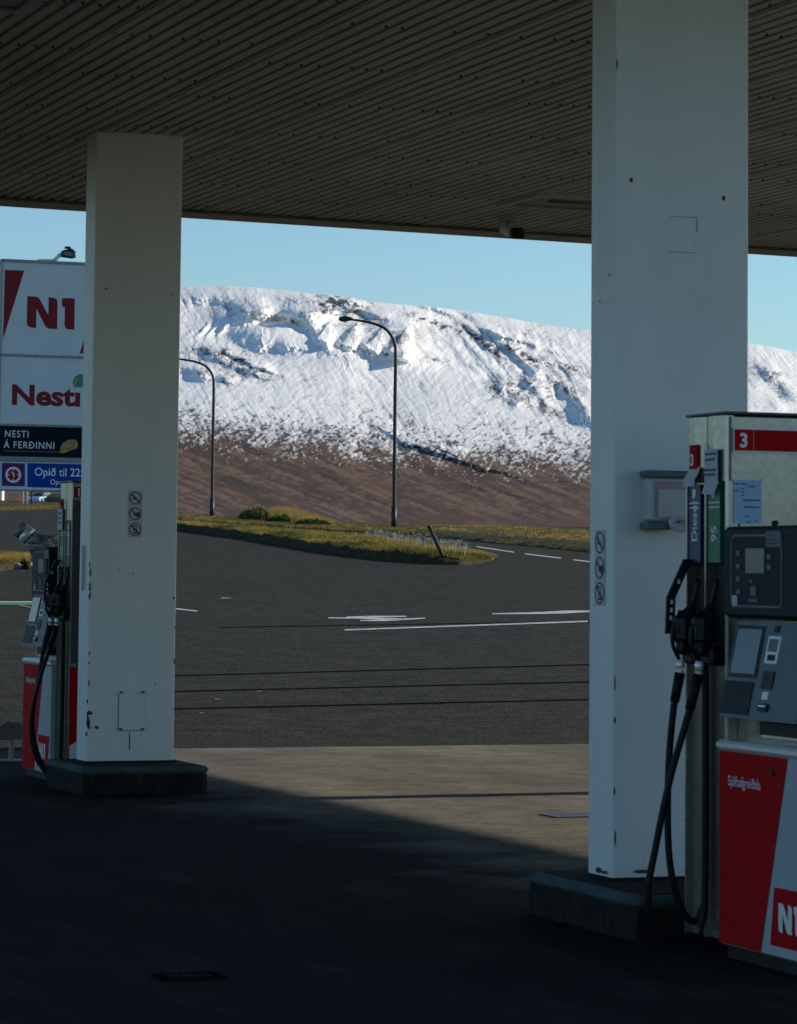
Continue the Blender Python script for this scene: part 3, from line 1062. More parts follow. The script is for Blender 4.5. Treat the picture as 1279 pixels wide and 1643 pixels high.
# security camera by the canopy edge
p = on_z(815, 346, ZS)
root = thing('security_camera', p, 'small bullet security camera with dark hood hanging at the canopy edge', 'camera', TH)
MB().box(-.075, .075, -.06, .06, -.055, .02, bev=.015).build('bracket', MT['fascia'], root)
MB().tube([(0, 0, -.05), (.0, 0, -.11)], .02, 8).build('arm', MT['fascia'], root)
mb = MB()
mb.tube([(-.035, .05, -.115), (.0, 0, -.14), (.035, -.12, -.175)], [.045, .05, .05], 12)
mb.build('body', MT['vinyl'], root)
mb = MB()
mb.box(-.03, .095, -.20, -.09, -.225, -.125, bev=.02)
mb.build('hood', MT['black'], root)

# ------------------------------------------------------------------ columns


def sticker(parent, axis, pos, w, hgt, n=3, label=None):
    """prohibition pictograms on a clear film; axis 'front' (faces -y) or 'side' (faces -x); pos = (along, z centre)"""
    def P3(a, z, o):
        return (a, -o, z) if axis == 'front' else (-o, -a, z)
    m = MB()
    a0, zc = pos
    m.quad(P3(a0 - w / 2, zc - hgt / 2, .003), P3(a0 + w / 2, zc - hgt / 2, .003), P3(a0 + w / 2, zc + hgt / 2, .003), P3(a0 - w / 2, zc + hgt / 2, .003))
    pitch = hgt / n
    r0 = min(w * .46, pitch * .46)
    for k in range(n):
        z0 = zc + hgt / 2 - pitch * (k + .5)
        N_ = 28
        ring = [P3(a0 + math.cos(2 * math.pi * j / N_) * r_, z0 + math.sin(2 * math.pi * j / N_) * r_, .005) for r_ in (r0, r0 * .84) for j in range(N_)]
        m.add(ring, [(j, (j + 1) % N_, N_ + (j + 1) % N_, N_ + j) for j in range(N_)], 1)
        c_ = r0 * .64
        t_ = r0 * .085
        m.quad(P3(a0 - c_ - t_, z0 + c_ - t_, .006), P3(a0 + c_ - t_, z0 - c_ - t_, .006), P3(a0 + c_ + t_, z0 - c_ + t_, .006), P3(a0 - c_ + t_, z0 + c_ + t_, .006), 1)
        if k % 3 == 0:      # cigarette
            m.quad(P3(a0 - r0 * .55, z0 - r0 * .18, .0045), P3(a0 - r0 * .05, z0 - r0 * .18, .0045), P3(a0 - r0 * .05, z0 - r0 * .02, .0045), P3(a0 - r0 * .55, z0 - r0 * .02, .0045), 2)
        elif k % 3 == 1:    # flame / running engine
            m.add([P3(a0 - r0 * .3, z0 - r0 * .2, .0045), P3(a0 + r0 * .2, z0 - r0 * .45, .0045), P3(a0 + r0 * .72, z0 - r0 * .3, .0045), P3(a0 + r0 * .7, z0 + r0 * .25, .0045), P3(a0 + r0 * .1, z0 + r0 * .15, .0045)], [(0, 1, 2, 3, 4)], 2)
        else:               # telephone
            for (x0, x1, y0, y1) in ((-.28, .28, -.62, -.42), (-.28, -.18, -.42, .5), (.18, .28, -.42, .5), (-.28, .28, .5, .62)):
                m.quad(P3(a0 + r0 * x0, z0 + r0 * y0, .0045), P3(a0 + r0 * x1, z0 + r0 * y0, .0045), P3(a0 + r0 * x1, z0 + r0 * y1, .0045), P3(a0 + r0 * x0, z0 + r0 * y1, .0045), 2)
    o = m.build('warning_sticker', [MT['decal'], MT['decal_red'], MT['chip']], parent)
    if label:
        o['label'] = label
    return o


CW, CD = .672, .28


def chip(m, face, a, z, w, hgt, mi):
    n = random.randint(6, 9)
    pts = []
    for j in range(n):
        an = 2 * math.pi * j / n
        r_ = .5 * random.uniform(.6, 1.1)
        pts.append((a + math.cos(an) * w * r_, z + math.sin(an) * hgt * r_))
    if face == 'front':
        m.add([(p[0], -.0025, p[1]) for p in pts], [tuple(range(n))], mi)
    else:
        m.add([(-.0025, -p[0], p[1]) for p in pts], [tuple(range(n - 1, -1, -1))], mi)


def column(u, v, label, chips, z0=.20, CW=CW):
    root = thing('canopy_column', W(u, v, 0), label, 'column', TH, 'white rectangular columns holding up the canopy')
    m = MB()
    m.box(0, CW, 0, CD, z0, ZS + .02, 0, .007)
    for (face, a, z, w, hgt, mi) in chips:
        chip(m, face, a, z, w, hgt, mi)
    m.build('shaft', [MT['white'], MT['chip'], MT['rust']], root)
    m = MB()
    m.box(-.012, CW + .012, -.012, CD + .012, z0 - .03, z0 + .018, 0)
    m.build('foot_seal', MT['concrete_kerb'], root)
    return root


edge_l = [('front', random.uniform(.0, .012), random.uniform(.25, 1.75), random.uniform(.008, .018), random.uniform(.02, .07), 1) for _ in range(17)]
colL = column(22.47, 6.06, 'white rectangular column at the left, in front of the tall price sign', [
    ('front', .02, .57, .05, .035, 1), ('front', .012, .5, .03, .12, 1), ('front', .075, .465, .03, .03, 1), ('front', .035, .462, .014, .014, 1), ('front', .335, 1.6, .016, .016, 1), ('front', .225, 1.63, .013, .013, 1), ('front', .52, .78, .012, .014, 1),
    ('front', .655, 1.42, .02, .022, 1), ('front', .665, 1.2, .012, .03, 1), ('front', .667, .95, .01, .05, 1), ('front', .33, .36, .012, .16, 2),
    ('front', .09, 3.72, .018, .018, 2), ('front', .6, 3.7, .016, .018, 2)] + edge_l)
sticker(colL, 'front', (.345, 2.045), .105, .35, 3)
sticker(colL, 'side', (-.16, 1.64), .12, .34, 6, 'narrow clear sticker with small round pictograms')
m = MB()
m.box(.245, .435, -.012, 0, .44, .715, 0, .004)
m.build('access_panel', MT['white'], colL)
m = MB()
for (x_, z_) in ((.258, .722), (.425, .722), (.255, .452), (.425, .45)):
    m.tube([(x_, -.011, z_), (x_, -.024, z_)], .011, 8)
m.build('panel_screw', MT['steel_dark'], colL)
m = MB()
m.box(.243, .437, -.0035, -.001, .436, .441)
m.box(.2405, .2435, -.0035, -.001, .44, .71)
m.build('panel_shadow_gap', MT['steel_dark'], colL)

colR = column(13.38, 6.15, 'white rectangular column at the right, behind the nearer fuel pump', [
    ('front', .004, 4.05, .012, .06, 2), ('front', .006, .95, .014, .04, 1), ('front', .006, 1.12, .01, .09, 1), ('front', .006, .62, .01, .05, 1), ('front', .01, .4, .012, .1, 1),
    ('front', .08, 3.5, .02, .03, 2), ('front', .57, 3.44, .02, .03, 2), ('side', -.09, .235, .12, .02, 2), ('side', -.15, .24, .08, .03, 1), ('front', .16, .245, .12, .02, 2),
    ('side', -.06, 3.05, .02, .012, 2), ('side', -.17, 2.93, .02, .012, 2)], CW=.705)
sticker(colR, 'side', (-.155, 1.66), .115, .36, 3)
# a fine outline where an old notice hung
m = MB()
m.box(.285, .43, -.003, -.001, 3.335, 3.338)
m.box(.427, .43, -.003, -.001, 3.27, 3.335)
m.box(.285, .43, -.003, -.001, 3.165, 3.168)
m.build('old_notice_mark', MT['galv'], colR)
# the next row's column and island stand outside the picture; they throw the bands of shade across the slab
colX = column(21.35, 13.0, 'white rectangular column on the neighbouring island, beyond the right picture edge', [])


def island(u0, u1, v0, v1, label):
    root = thing('pump_island', W(u0, v0, 0), label, 'kerb', TH, 'raised concrete islands under the columns')
    w, d = v1 - v0, u1 - u0
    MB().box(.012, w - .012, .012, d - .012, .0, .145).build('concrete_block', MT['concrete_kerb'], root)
    m = MB()
    m.box(0, w, 0, d, .145, .20, 0, .018)
    m.build('capping', MT['kerb_steel'], root)
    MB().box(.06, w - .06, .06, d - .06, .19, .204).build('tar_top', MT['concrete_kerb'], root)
    return root


island(22.02, 23.1, 5.91, 6.87, 'worn concrete island under the left column')
island(12.72, 13.96, 5.96, 7.0, 'worn concrete island under the right column, beside the nearer pump')
island(21.2, 22.3, 12.8, 13.85, 'worn concrete island under the neighbouring column beyond the right picture edge')

# glove dispenser on the right column
root = thing('glove_dispenser', W(13.38, 6.12, 0) + W(0, .17, 0), 'pale box with a pink card and a tuft of clear gloves on the right column', 'dispenser', TH)
m = MB()
m.box(.0, .245, -.085, -.004, 1.88, 2.085, 0, .01)
m.build('case', MT['decal'], root)
m = MB()
m.box(-.012, .255, -.1, -.003, 2.085, 2.12, 0, .008)
m.build('lid', MT['grey'], root)
m = MB()
m.box(.03, .235, -.089, -.0855, 1.90, 2.07)
m.build('card', MT['pink'], root)
m = MB()
m.box(.045, .225, -.093, -.0895, 1.90, 2.03)
m.build('card_window', MT['decal'], root)
m = MB()
m.box(-.012, .11, -.1, -.003, 1.84, 1.875, 0, .006)
m.build('tray', MT['grey'], root)
m = MB()
for k in range(14):
    a = k * .45
    m.tube(curve([(.13 + .012 * math.cos(k), -.07, 1.9), (.135 + .03 * math.cos(a), -.1, 1.885 + .015 * math.sin(a)), (.15 + .05 * math.cos(a), -.12, 1.86 + .028 * math.sin(a))], 4), [.004] * 4 + [.01] * 5, 6)
m.build('glove_tuft', MT['glove'], root)

# ------------------------------------------------------------------ fuel pumps
NORM = dict(right=(0, -1, 0), up=(0, 0, 1))          # lettering on the faces that look left
FRONT = dict(right=(1, 0, 0), up=(0, 0, 1))          # lettering on the faces that look at the road end


def n1_logo(parent, mat, org, right, up, hgt, thick=.002, name='logo'):
    """the N with one round foot and shoulder, and the 1"""
    def arc(cx, cy, r_, a0, a1, n=6):
        return [(cx + r_ * math.cos(R(a0 + (a1 - a0) * i / n)), cy + r_ * math.sin(R(a0 + (a1 - a0) * i / n))) for i in range(n + 1)]
    Np = [(0, 1), (0, .16)] + arc(.14, .16, .14, 180, 270)[1:] + [(.3, 0), (.3, .62), (.55, .16)] + [(.62, .04), (.7, 0), (.98, 0), (.98, .84)] + arc(.84, .84, .14, 0, 90)[1:] + [(.69, 1), (.69, .42), (.45, .84), (.36, .97), (.26, 1)]
    one = [(1.12, .8), (1.12, .97), (1.22, .99), (1.54, .99), (1.54, 0), (1.38, 0)] + arc(1.36, .14, .14, 270, 180)[1:] + [(1.22, .7), (1.15, .7)]
    r_, u_ = Vector(right).normalized(), Vector(up).normalized()
    nn = r_.cross(u_)
    m = MB()
    for poly in (Np, one):
        m.add([Vector(org) + r_ * (p[0] * hgt) + u_ * (p[1] * hgt) + nn * thick for p in poly], [tuple(range(len(poly)))])
    return m.build(name, mat, parent)


def pump(u, v, num, near, label, zt):
    root = thing('fuel_pump', W(u, v, 0), label, 'fuel pump', TH, 'fuel pumps on the islands')
    TW, TD = .58, .40
    lower = MT['steel']
    # tower core, top and frame
    m = MB()
    m.box(.07, TW, .0, TD, .05, zt - .30)
    m.box(.03, TW, .004, TD - .004, zt - .30, zt - .012)
    m.build('tower', lower, root)
    m = MB()
    for (a, b_) in ((.022, .202), (.208, .385)):
        pr_ = [(a, 0.012), (a + (b_ - a) * .5, -.004), (b_, 0.012)]
        m.add([(pr_[i][1], pr_[i][0], z) for z in (zt - .29, zt - .004) for i in range(3)] + [(.05, a, zt - .29), (.05, b_, zt - .29), (.05, a, zt - .004), (.05, b_, zt - .004)],
              [(1, 0, 3, 4), (2, 1, 4, 5), (0, 1, 2, 7, 6), (3, 8, 9, 5, 4), (0, 6, 8, 3), (7, 2, 5, 9)])
    m.build('head_panel', lower, root)
    MB().box(.0, TW, -.002, TD + .002, zt - .0, zt + .012, 0, .004).build('top_cap', MT['steel_dark'], root)
    for y_ in (0.0, .199, .388):
        MB().box(.004, .06, y_, y_ + .014, .06, zt - .29).build('frame_post', lower, root)
    m = MB()
    for (a, b_) in ((.014, .199), (.213, .388)):
        m.box(.05, .068, a, b_, 1.25, zt - .29)
    m.build('nozzle_bay', MT['black'], root)
    m = MB()
    for (a, b_) in ((.05, .199), (.213, .388)):
        m.box(.03, .068, a, b_, .06, 1.24)
    m.build('lower_panel', MT['steel_low'], root)
    MB().box(.034, .069, .014, .048, .06, 1.9).build('cable_slot', MT['black'], root)
    labels = [('95', MT['green'], .078, .195), ('Diesel', MT['blue_label'], .272, .385)]
    if not near:
        labels = [('Diesel', MT['blue_label'], .078, .195), ('95', MT['green'], .272, .385)]
    zl1, zl0 = zt - .30, zt - .645
    for (tx, mt, a, b_) in labels:
        lb = MB().box(.012, .05, a, b_, zl0, zl1).build('grade_label', mt, root)
        mid = (a + b_) / 2
        text(tx, .072, MT['vinyl'], lb, (.012, mid - .024, zl0 + .09), (0, 0, 1), (0, 1, 0), bold=.015)
        MB().prism([(mid - .016, zl1 - .022), (mid + .016, zl1 - .018), (mid + .016, zl1 - .058), (mid - .002, zl1 - .062), (mid - .012, zl1 - .045)], 'x', .0095, .0125).build('label_symbol', MT['vinyl'], lb)
        m = MB()
        for z_ in (zl1 - .085, zl1 - .105):
            m.quad((.0105, b_ - .005, z_), (.0105, a + .005, z_), (.0105, a + .005, z_ + .005), (.0105, b_ - .005, z_ + .005))
        m.build('label_line', MT['vinyl'], lb)
    # small number label on the head
    pl = MB().box(-.008, .0, .262, .34, zt - .255, zt - .125).build('number_label', MT['red'], root)
    text(num, .07, MT['vinyl'], pl, (-.008, .332, zt - .215), **NORM, bold=.03)
    if near:
        nt = MB()
        nt.add([(-.010, .185, zt - .30), (-.010, .055, zt - .30), (-.012, .055, zt - .15), (-.012, .185, zt - .15), (-.028, .178, zt - .345), (-.012, .09, zt - .35)], [(0, 1, 2, 3), (4, 5, 1, 0)])
        nt = nt.build('paper_notice', MT['paper'], root)
        m = MB()
        for j, z_ in enumerate((zt - .175, zt - .2, zt - .245, zt - .265)):
            m.quad((-.014, .178, z_), (-.014, .068 + .01 * (j % 2), z_), (-.014, .068 + .01 * (j % 2), z_ + .009), (-.014, .178, z_ + .009))
        m.build('printed_lines', MT['ink'], nt)
        m = MB()
        cv = [(-.006, zt - .225), (-.012, zt - .25), (-.032, zt - .28), (-.034, zt - .31)]
        m.add([(x_, y_, z_) for (x_, z_) in cv for y_ in (.355, .24)], [(2 * i, 2 * i + 1, 2 * i + 3, 2 * i + 2) for i in range(3)])
        m.build('curled_paper', MT['paper'], root)
    else:
        nt = MB().box(-.01, -.004, .24, .38, zt - .36, zt - .2).build('paper_notice', MT['paper'], root)
        m = MB()
        for j in range(3):
            z_ = zt - .24 - j * .035
            m.quad((-.012, .365, z_), (-.012, .26, z_), (-.012, .26, z_ + .01), (-.012, .365, z_ + .01))
        m.build('printed_lines', MT['ink'], nt)
    # road-end face
    if near:
        m = MB()
        m.box(.035, TW - .01, -.006, 0, zt - .165, zt - .06)
        st = m.build('number_stripe', MT['vinyl'], root)
        m = MB()
        m.box(.04, .13, -.009, -.0065, zt - .158, zt - .066)
        m.box(.134, TW - .02, -.009, -.0065, zt - .158, zt - .066)
        m.build('stripe_colour', MT['red'], st)
        text(num, .085, MT['vinyl'], st, (.062, -.009, zt - .142), **FRONT, bold=.03)
        sh = MB().box(.036, .172, -.004, 0, zt - .475, zt - .285).build('blue_notice', MT['bluepaper'], root)
        m = MB()
        for (x0, x1, z_) in ((.04, .062, .30), (.04, .062, .33), (.07, .1, .3), (.105, .14, .31), (.075, .088, .32), (.075, .085, .335), (.075, .085, .35), (.08, .165, .37), (.085, .16, .4), (.09, .11, .44), (.14, .15, .46), (.1, .12, .465)):
            m.quad((x0, -.005, zt - z_ - .006), (x1, -.005, zt - z_ - .006), (x1, -.005, zt - z_), (x0, -.005, zt - z_))
        m.build('printed_lines', MT['ink'], sh)
        m = MB()
        m.tube([(.24, .0, zt - .47), (.24, -.012, zt - .47)], .012, 10)
        m.build('lock', MT['black'], root)
        MB().box(.0, .012, -.004, .0, .9, zt - .01).build('edge_strip', MT['silver'], root)
    else:
        sq = MB().box(.01, .1, -.006, 0, zt - .125, zt - .03).build('number_label', MT['vinyl'], root)
        MB().box(.014, .096, -.009, -.0065, zt - .121, zt - .034).build('label_colour', MT['red'], sq)
        text(num, .08, MT['vinyl'], sq, (.032, -.009, zt - .106), **FRONT, bold=.03)
        m = MB()
        m.box(.012, TW - .01, -.004, 0, .92, zt - .14)
        m.build('end_panel', MT['steel_dark'], root)
        m = MB()
        m.prism([(.01, .05), (TW, .05), (TW, .89), (.01, .89)], 'y', -.02, 0)
        bx = m.build('lower_panel', MT['red'], root)
        m = MB()
        m.add([(.01, -.0225, .055), (TW - .01, -.0225, .055), (TW - .01, -.0225, .6), (.01, -.0225, .30)], [(0, 1, 2, 3)])
        m.build('white_slash', MT['vinyl'], bx)
        text('Sjálfsafgreiðsla', .05, MT['vinyl'], bx, (.075, -.0225, .68), **FRONT, squeeze=.8)
    # console (display, payment terminal, lower cabinet) on one side of the tower
    y1, y0 = (-.004, -.875) if near else (TD + .875, TD + .006)      # y1 is the far end
    m = MB()
    m.box(.06, TW - .1, y0, y1, .05, 1.44)
    m.build('console_core', MT['steel'], root)
    m = MB()
    m.box(-.012, TW - .06, y0 + .02 if near else y0 + .28, y1 - (.0 if near else .12), zt - .88, zt - .49, 0, .014)
    dh = m.build('display_housing', MT['navy'], root)
    q1 = (y1 if near else y1 - .12) - .075                      # left end of the rounded frame as seen
    m = MB()
    fy0, fy1, fz0, fz1, rr = q1, q1 - .47, zt - .835, zt - .525, .035
    out, inn = [], []
    for (cx, cz, a0) in ((fy1 + rr, fz0 + rr, 180), (fy0 - rr, fz0 + rr, 270), (fy0 - rr, fz1 - rr, 0), (fy1 + rr, fz1 - rr, 90)):
        for i in range(6):
            a = R(a0 + i * 18)
            out.append((-.0145, cx + rr * math.cos(a), cz + rr * math.sin(a)))
            inn.append((-.0145, cx + (rr - .009) * math.cos(a), cz + (rr - .009) * math.sin(a)))
    n_ = len(out)
    m.add(out + inn, [(j, (j + 1) % n_, n_ + (j + 1) % n_, n_ + j) for j in range(n_)])
    m.build('display_outline', MT['grey'], dh)
    MB().box(-.016, -.0125, q1 - .31, q1 - .14, fz0 + .145, fz0 + .25).build('display_screen', MT['lcd'], dh)
    for k in range(4):
        MB().box(-.016, -.0125, q1 - .085, q1 - .052, fz0 + .055 + k * .055, fz0 + .075 + k * .055).build('button', MT['grey'], dh)
    for k in range(2):
        MB().box(-.016, -.0125, q1 - .37, q1 - .335, fz0 + .16 + k * .045, fz0 + .18 + k * .045).build('button', MT['grey'], dh)
    MB().box(-.016, -.0125, q1 - .235, q1 - .185, fz0 + .05, fz0 + .09).build('button', MT['grey'], dh)
    MB().box(-.016, -.0125, q1 - .2, q1 - .18, fz0 + .105, fz0 + .118).build('button', MT['grey'], dh)
    MB().box(-.0165, -.0125, q1 - .06, q1 - .015, fz0 + .005, fz0 + .05).build('small_sticker', MT['paper'], dh)
    sk = MB().box(-.0165, -.0125, q1 - .46, q1 - .33, fz1 - .055, fz1 + .012).build('info_sticker', MT['grey'], dh)
    m = MB()
    for k in range(3):
        m.quad((-.0175, q1 - .345, fz1 - .012 - .016 * k), (-.0175, q1 - .40 - .02 * k, fz1 - .012 - .016 * k), (-.0175, q1 - .40 - .02 * k, fz1 - .004 - .016 * k), (-.0175, q1 - .345, fz1 - .004 - .016 * k))
    m.build('printed_lines', MT['ink'], sk)
    MB().box(-.0155, -.0125, q1 - .245, q1 - .165, fz0 + .024, fz0 + .036).build('maker_mark', MT['grey'], dh)
    # payment terminal: leaning face
    ta, tb = y1 - (.13 if near else .2), y0 + .06
    zb, zp = 1.03, 1.435

    def tf(y_, f_, o=0.0):                                       # point on the leaning face; f_ 0 bottom .. 1 top
        return (-.095 + .085 * f_ - o, y_, zb + (zp - zb) * f_ + o * .2)
    m = MB()
    m.add([tf(ta, 0), tf(tb, 0), tf(tb, 1), tf(ta, 1), (.06, ta, zb), (.06, tb, zb), (.06, tb, zp), (.06, ta, zp)],
          [(0, 1, 2, 3), (4, 7, 6, 5), (0, 4, 5, 1), (3, 2, 6, 7), (0, 3, 7, 4), (1, 5, 6, 2)])
    tm = m.build('payment_terminal', MT['grey'], root)

    def panel(name, ya, yb, fa, fb, mat, par, o=.004):
        m_ = MB()
        m_.add([tf(ya, fa, o), tf(yb, fa, o), tf(yb, fb, o), tf(ya, fb, o), tf(ya, fa, -.003), tf(yb, fa, -.003), tf(yb, fb, -.003), tf(ya, fb, -.003)],
               [(0, 1, 2, 3), (0, 4, 5, 1), (3, 2, 6, 7), (0, 3, 7, 4), (1, 5, 6, 2)])
        return m_.build(name, mat, par)
    panel('screen_frame', ta - .015, ta - .275, .42, .96, MT['black'], tm, .003)
    panel('touch_screen', ta - .035, ta - .255, .46, .92, MT['screen'], tm, .006)
    panel('card_tray', ta - .0, ta - .26, .04, .38, MT['navy'], tm, .005)
    cd = panel('card_sign', ta - .32, ta - .43, .58, .86, MT['vinyl'], tm, .004)
    panel('card_sign_print', ta - .335, ta - .415, .70, .83, MT['grey'], cd, .006)
    panel('card_sign_print', ta - .345, ta - .41, .61, .67, MT['chip'], cd, .006)
    panel('camera_eye', ta - .36, ta - .40, .9, .97, MT['black'], tm, .006)
    panel('card_slot', ta - .335, ta - .43, .32, .5, MT['black'], tm, .006)
    panel('keypad_label', ta - .36, ta - .41, .21, .29, MT['vinyl'], tm, .006)
    panel('receipt_slot', ta - .35, ta - .43, .09, .17, MT['black'], tm, .012)
    panel('slot_lip', ta - .36, ta - .42, .135, .15, MT['silver'], tm, .015)
    # receipt shelf below the terminal
    m = MB()
    m.box(-.04, .06, tb, ta - .24, .965, 1.02)
    rs = m.build('receipt_bin', MT['black'], root)
    MB().box(-.05, -.038, tb, ta - .3, .958, .967).build('shelf_lip', MT['silver'], rs)
    m = MB()
    for k in range(7):
        m.box(-.043, -.039, ta - .262, ta - .255, .968 + k * .0075, .972 + k * .0075)
    m.build('perforated_edge', MT['silver'], rs)
    # lower cabinet
    m = MB()
    m.box(-.03, TW - .06, y0, y1, .06, .885, 0, .006)
    bx = m.build('lower_cabinet', MT['cabinet'], root)
    MB().box(-.05, TW - .05, y0 - .004, y1 + .004, .885, .925, 0, .012).build('cabinet_top', MT['silver'], root)
    m = MB()
    m.add([(-.0325, y1 - .003, .065), (-.0325, y1 - .39, .065), (-.0325, y1 - .63, .88), (-.0325, y1 - .003, .88)], [(0, 1, 2, 3)])
    m.build('red_panel', MT['red'], bx)
    text('Sjálfsafgreiðsla', .062, MT['vinyl'], bx, (-.034, y1 - .09, .735), **NORM, squeeze=.85)
    m = MB()
    m.tube([(-.03, y1 - .50, .815), (-.042, y1 - .50, .815)], .014, 10)
    m.build('lock', MT['black'], bx)
    m = MB()
    m.add([(-.0325, y1 - .475, .105), (-.0325, y1 - .80, .105), (-.0325, y1 - .85, .345), (-.0325, y1 - .51, .345)], [(0, 1, 2, 3)])
    m.build('logo_square', MT['red'], bx)
    n1_logo(bx, MT['vinyl'], (-.034, y1 - .555, .165), (0, -1, 0), (0, 0, 1), .12)
    MB().box(.0, TW - .12, y0 + .02, y1 - .02, .0, .06).build('plinth', MT['black'], root)
    # nozzles and hoses
    NZ0 = len(bpy.data.objects)
    dzn = -.05
    for k, yc in enumerate((.30, .115)):
        m = MB()
        m.box(-.04, .05, yc - .055, yc + .055, 1.24, 1.32, 0, .012)
        m.build('nozzle_boot', MT['black'], root)
        m = MB()
        m.tube(curve([(.02, yc, 1.66), (-.01, yc, 1.56), (-.045, yc, 1.48), (-.07, yc, 1.42), (-.085, yc, 1.33)], 5), [.014] * 6 + [.02, .03, .04, .046, .046, .045, .044, .042, .04, .036, .034, .032, .03, .029, .028], 10)
        m.box(-.125, -.0, yc - .052, yc + .052, 1.365, 1.525, 0, .035)
        m.tube(curve([(-.045, yc, 1.5), (-.125, yc, 1.46), (-.135, yc, 1.38), (-.095, yc, 1.31)], 5), .011, 8)
        nz = m.build('nozzle', MT['black'], root)
        m = MB()
        cpt = (-.125, yc, 1.435)
        ringp = []
        for r_ in (.032, .024):
            for j in range(20):
                ringp.append((-.123, yc + r_ * math.cos(2 * math.pi * j / 20), 1.44 + r_ * math.sin(2 * math.pi * j / 20)))
        m.add(ringp, [(j, 20 + j, 20 + (j + 1) % 20, (j + 1) % 20) for j in range(20)])
        m.box(-.1235, -.1215, yc - .02, yc + .02, 1.434, 1.446)
        m.build('grade_badge', MT['green'] if (k == 1) == near else MT['blue_label'], nz)
        xs_ = -.085
        m = MB()
        m.tube([(xs_, yc, 1.305), (xs_ - .003, yc, 1.285), (xs_ - .003, yc, 1.27)], [.022, .024, .022], 10)
        m.tube([(xs_ - .004, yc, 1.262), (xs_ - .006, yc, 1.24)], [.02, .02], 10)
        m.build('swivel', MT['silver'], nz)
        nz.location.z = dzn
        nz.scale.x = .8
    hoses = ([(-.071, .30, 1.2), (-.10, .30, 1.06), (-.125, .30, .8), (-.13, .295, .5), (-.11, .29, .3), (-.06, .285, .16), (.0, .28, .12), (.035, .27, .2)],
             [(-.071, .115, 1.2), (-.12, .115, 1.03), (-.20, .13, .75), (-.255, .16, .45), (-.28, .18, .25), (-.22, .2, .1), (-.12, .22, .06), (.0, .24, .06), (.03, .25, .18)]) if near else \
            ([(-.071, .30, 1.2), (-.11, .31, 1.06), (-.15, .32, .8), (-.19, .33, .5), (-.17, .3, .28), (-.1, .24, .1), (-.02, .2, .05), (.03, .2, .14)],
             [(-.071, .115, 1.2), (-.12, .13, 1.02), (-.17, .2, .8), (-.22, .25, .5), (-.2, .25, .26), (-.12, .22, .1), (-.02, .18, .05), (.03, .17, .14)])
    for hp in hoses:
        MB().tube(curve(hp, 8), .0155, 10).build('hose', MT['rubber'], root)
        m = MB()
        m.tube([hp[0], Vector(hp[0]).lerp(Vector(hp[1]), .9)], [.024, .021], 10)
        m.build('hose_sleeve', MT['rubber'], root)
    MB().tube(curve([(.0, .20, 1.33), (.005, .2, 1.0), (.005, .2, .5), (.0, .2, .18), (-.02, .2, .1)], 6), .016, 10).build('hose', MT['rubber'], root)
    # bent strap with white marks beside the far nozzle
    m = MB()
    sp = [(-.005, .36, 1.70), (-.088, .36, 1.53), (-.094, .36, 1.37)]
    for a, b_ in zip(sp[:-1], sp[1:]):
        m.add([(a[0] - .02, .352, a[2]), (a[0] + .02, .352, a[2]), (b_[0] + .02, .352, b_[2]), (b_[0] - .02, .352, b_[2]), (a[0] - .02, .368, a[2]), (a[0] + .02, .368, a[2]), (b_[0] + .02, .368, b_[2]), (b_[0] - .02, .368, b_[2])],
              [(0, 1, 2, 3), (4, 7, 6, 5), (0, 3, 7, 4), (1, 5, 6, 2), (0, 4, 5, 1), (3, 2, 6, 7)])
    sb = m.build('nozzle_strap', MT['navy'], root)
    for (x_, z_) in ((-.054, 1.6), (-.088, 1.51), (-.09, 1.475), (-.092, 1.44)):
        m = MB()
        m.quad((x_ - .006, .3505, z_ - .01), (x_ + .006, .3505, z_ - .01), (x_ + .006, .3505, z_ + .01), (x_ - .006, .3505, z_ + .01))
        m.build('strap_mark', MT['vinyl'], sb)
    return root


pump(12.16, 6.12, '3', True, 'fuel pump numbered 3 at the right edge, nearest the camera', 2.33)
pump(23.05, 6.07, '1', False, 'fuel pump numbered 1 half hidden behind the left column', 2.29)

# mesh-sleeved tube resting on pump 1's display
pa, pb, pc = (at_depth(x, y, 25.3) for x, y in ((33, 850), (56, 868), (76, 905)))
root = thing('sleeved_tube', (pa + pc) / 2, 'silver capped tube in a black and white mesh sleeve on top of the left pump', 'tube')
o_ = (pa + pc) / 2
t = NT('mesh_sleeve')
ck = t.n('TexChecker')
ck.inputs['Scale'].default_value = 48
t.l(t.coord(), ck.inputs[0])
t.base(t.mix(ck.outputs[1], (.02, .02, .022), (.4, .41, .42))).rough(.6)
MT['sleeve'] = t.m
ax = (pb - pa).normalized()
p1 = at_depth(84, 872, 25.2)
m = MB()
m.tube([pa - o_ + ax * .075, pb - o_, p1 - o_ + Vector((0, 0, -.04))], [.062, .066, .105], 18)
m.tube([pa - o_ + ax * .08, pb - o_ + Vector((0, 0, -.03)), pc - o_ + Vector((.0, 0, -.08))], [.06, .062, .05], 14)
m.build('mesh_sleeve', MT['sleeve'], root)
m = MB()
m.tube([pa - o_ + ax * .035, pa - o_ + ax * .095], .07, 20)
m.build('silver_band', MT['silver'], root)
m = MB()
m.tube([pa - o_ - ax * .025, pa - o_ + ax * .034], .069, 20)
m.tube([pa - o_ - ax * .029, pa - o_ - ax * .02], .03, 12, 1)
m.build('end_cap', [MT['galv'], MT['black']], root)

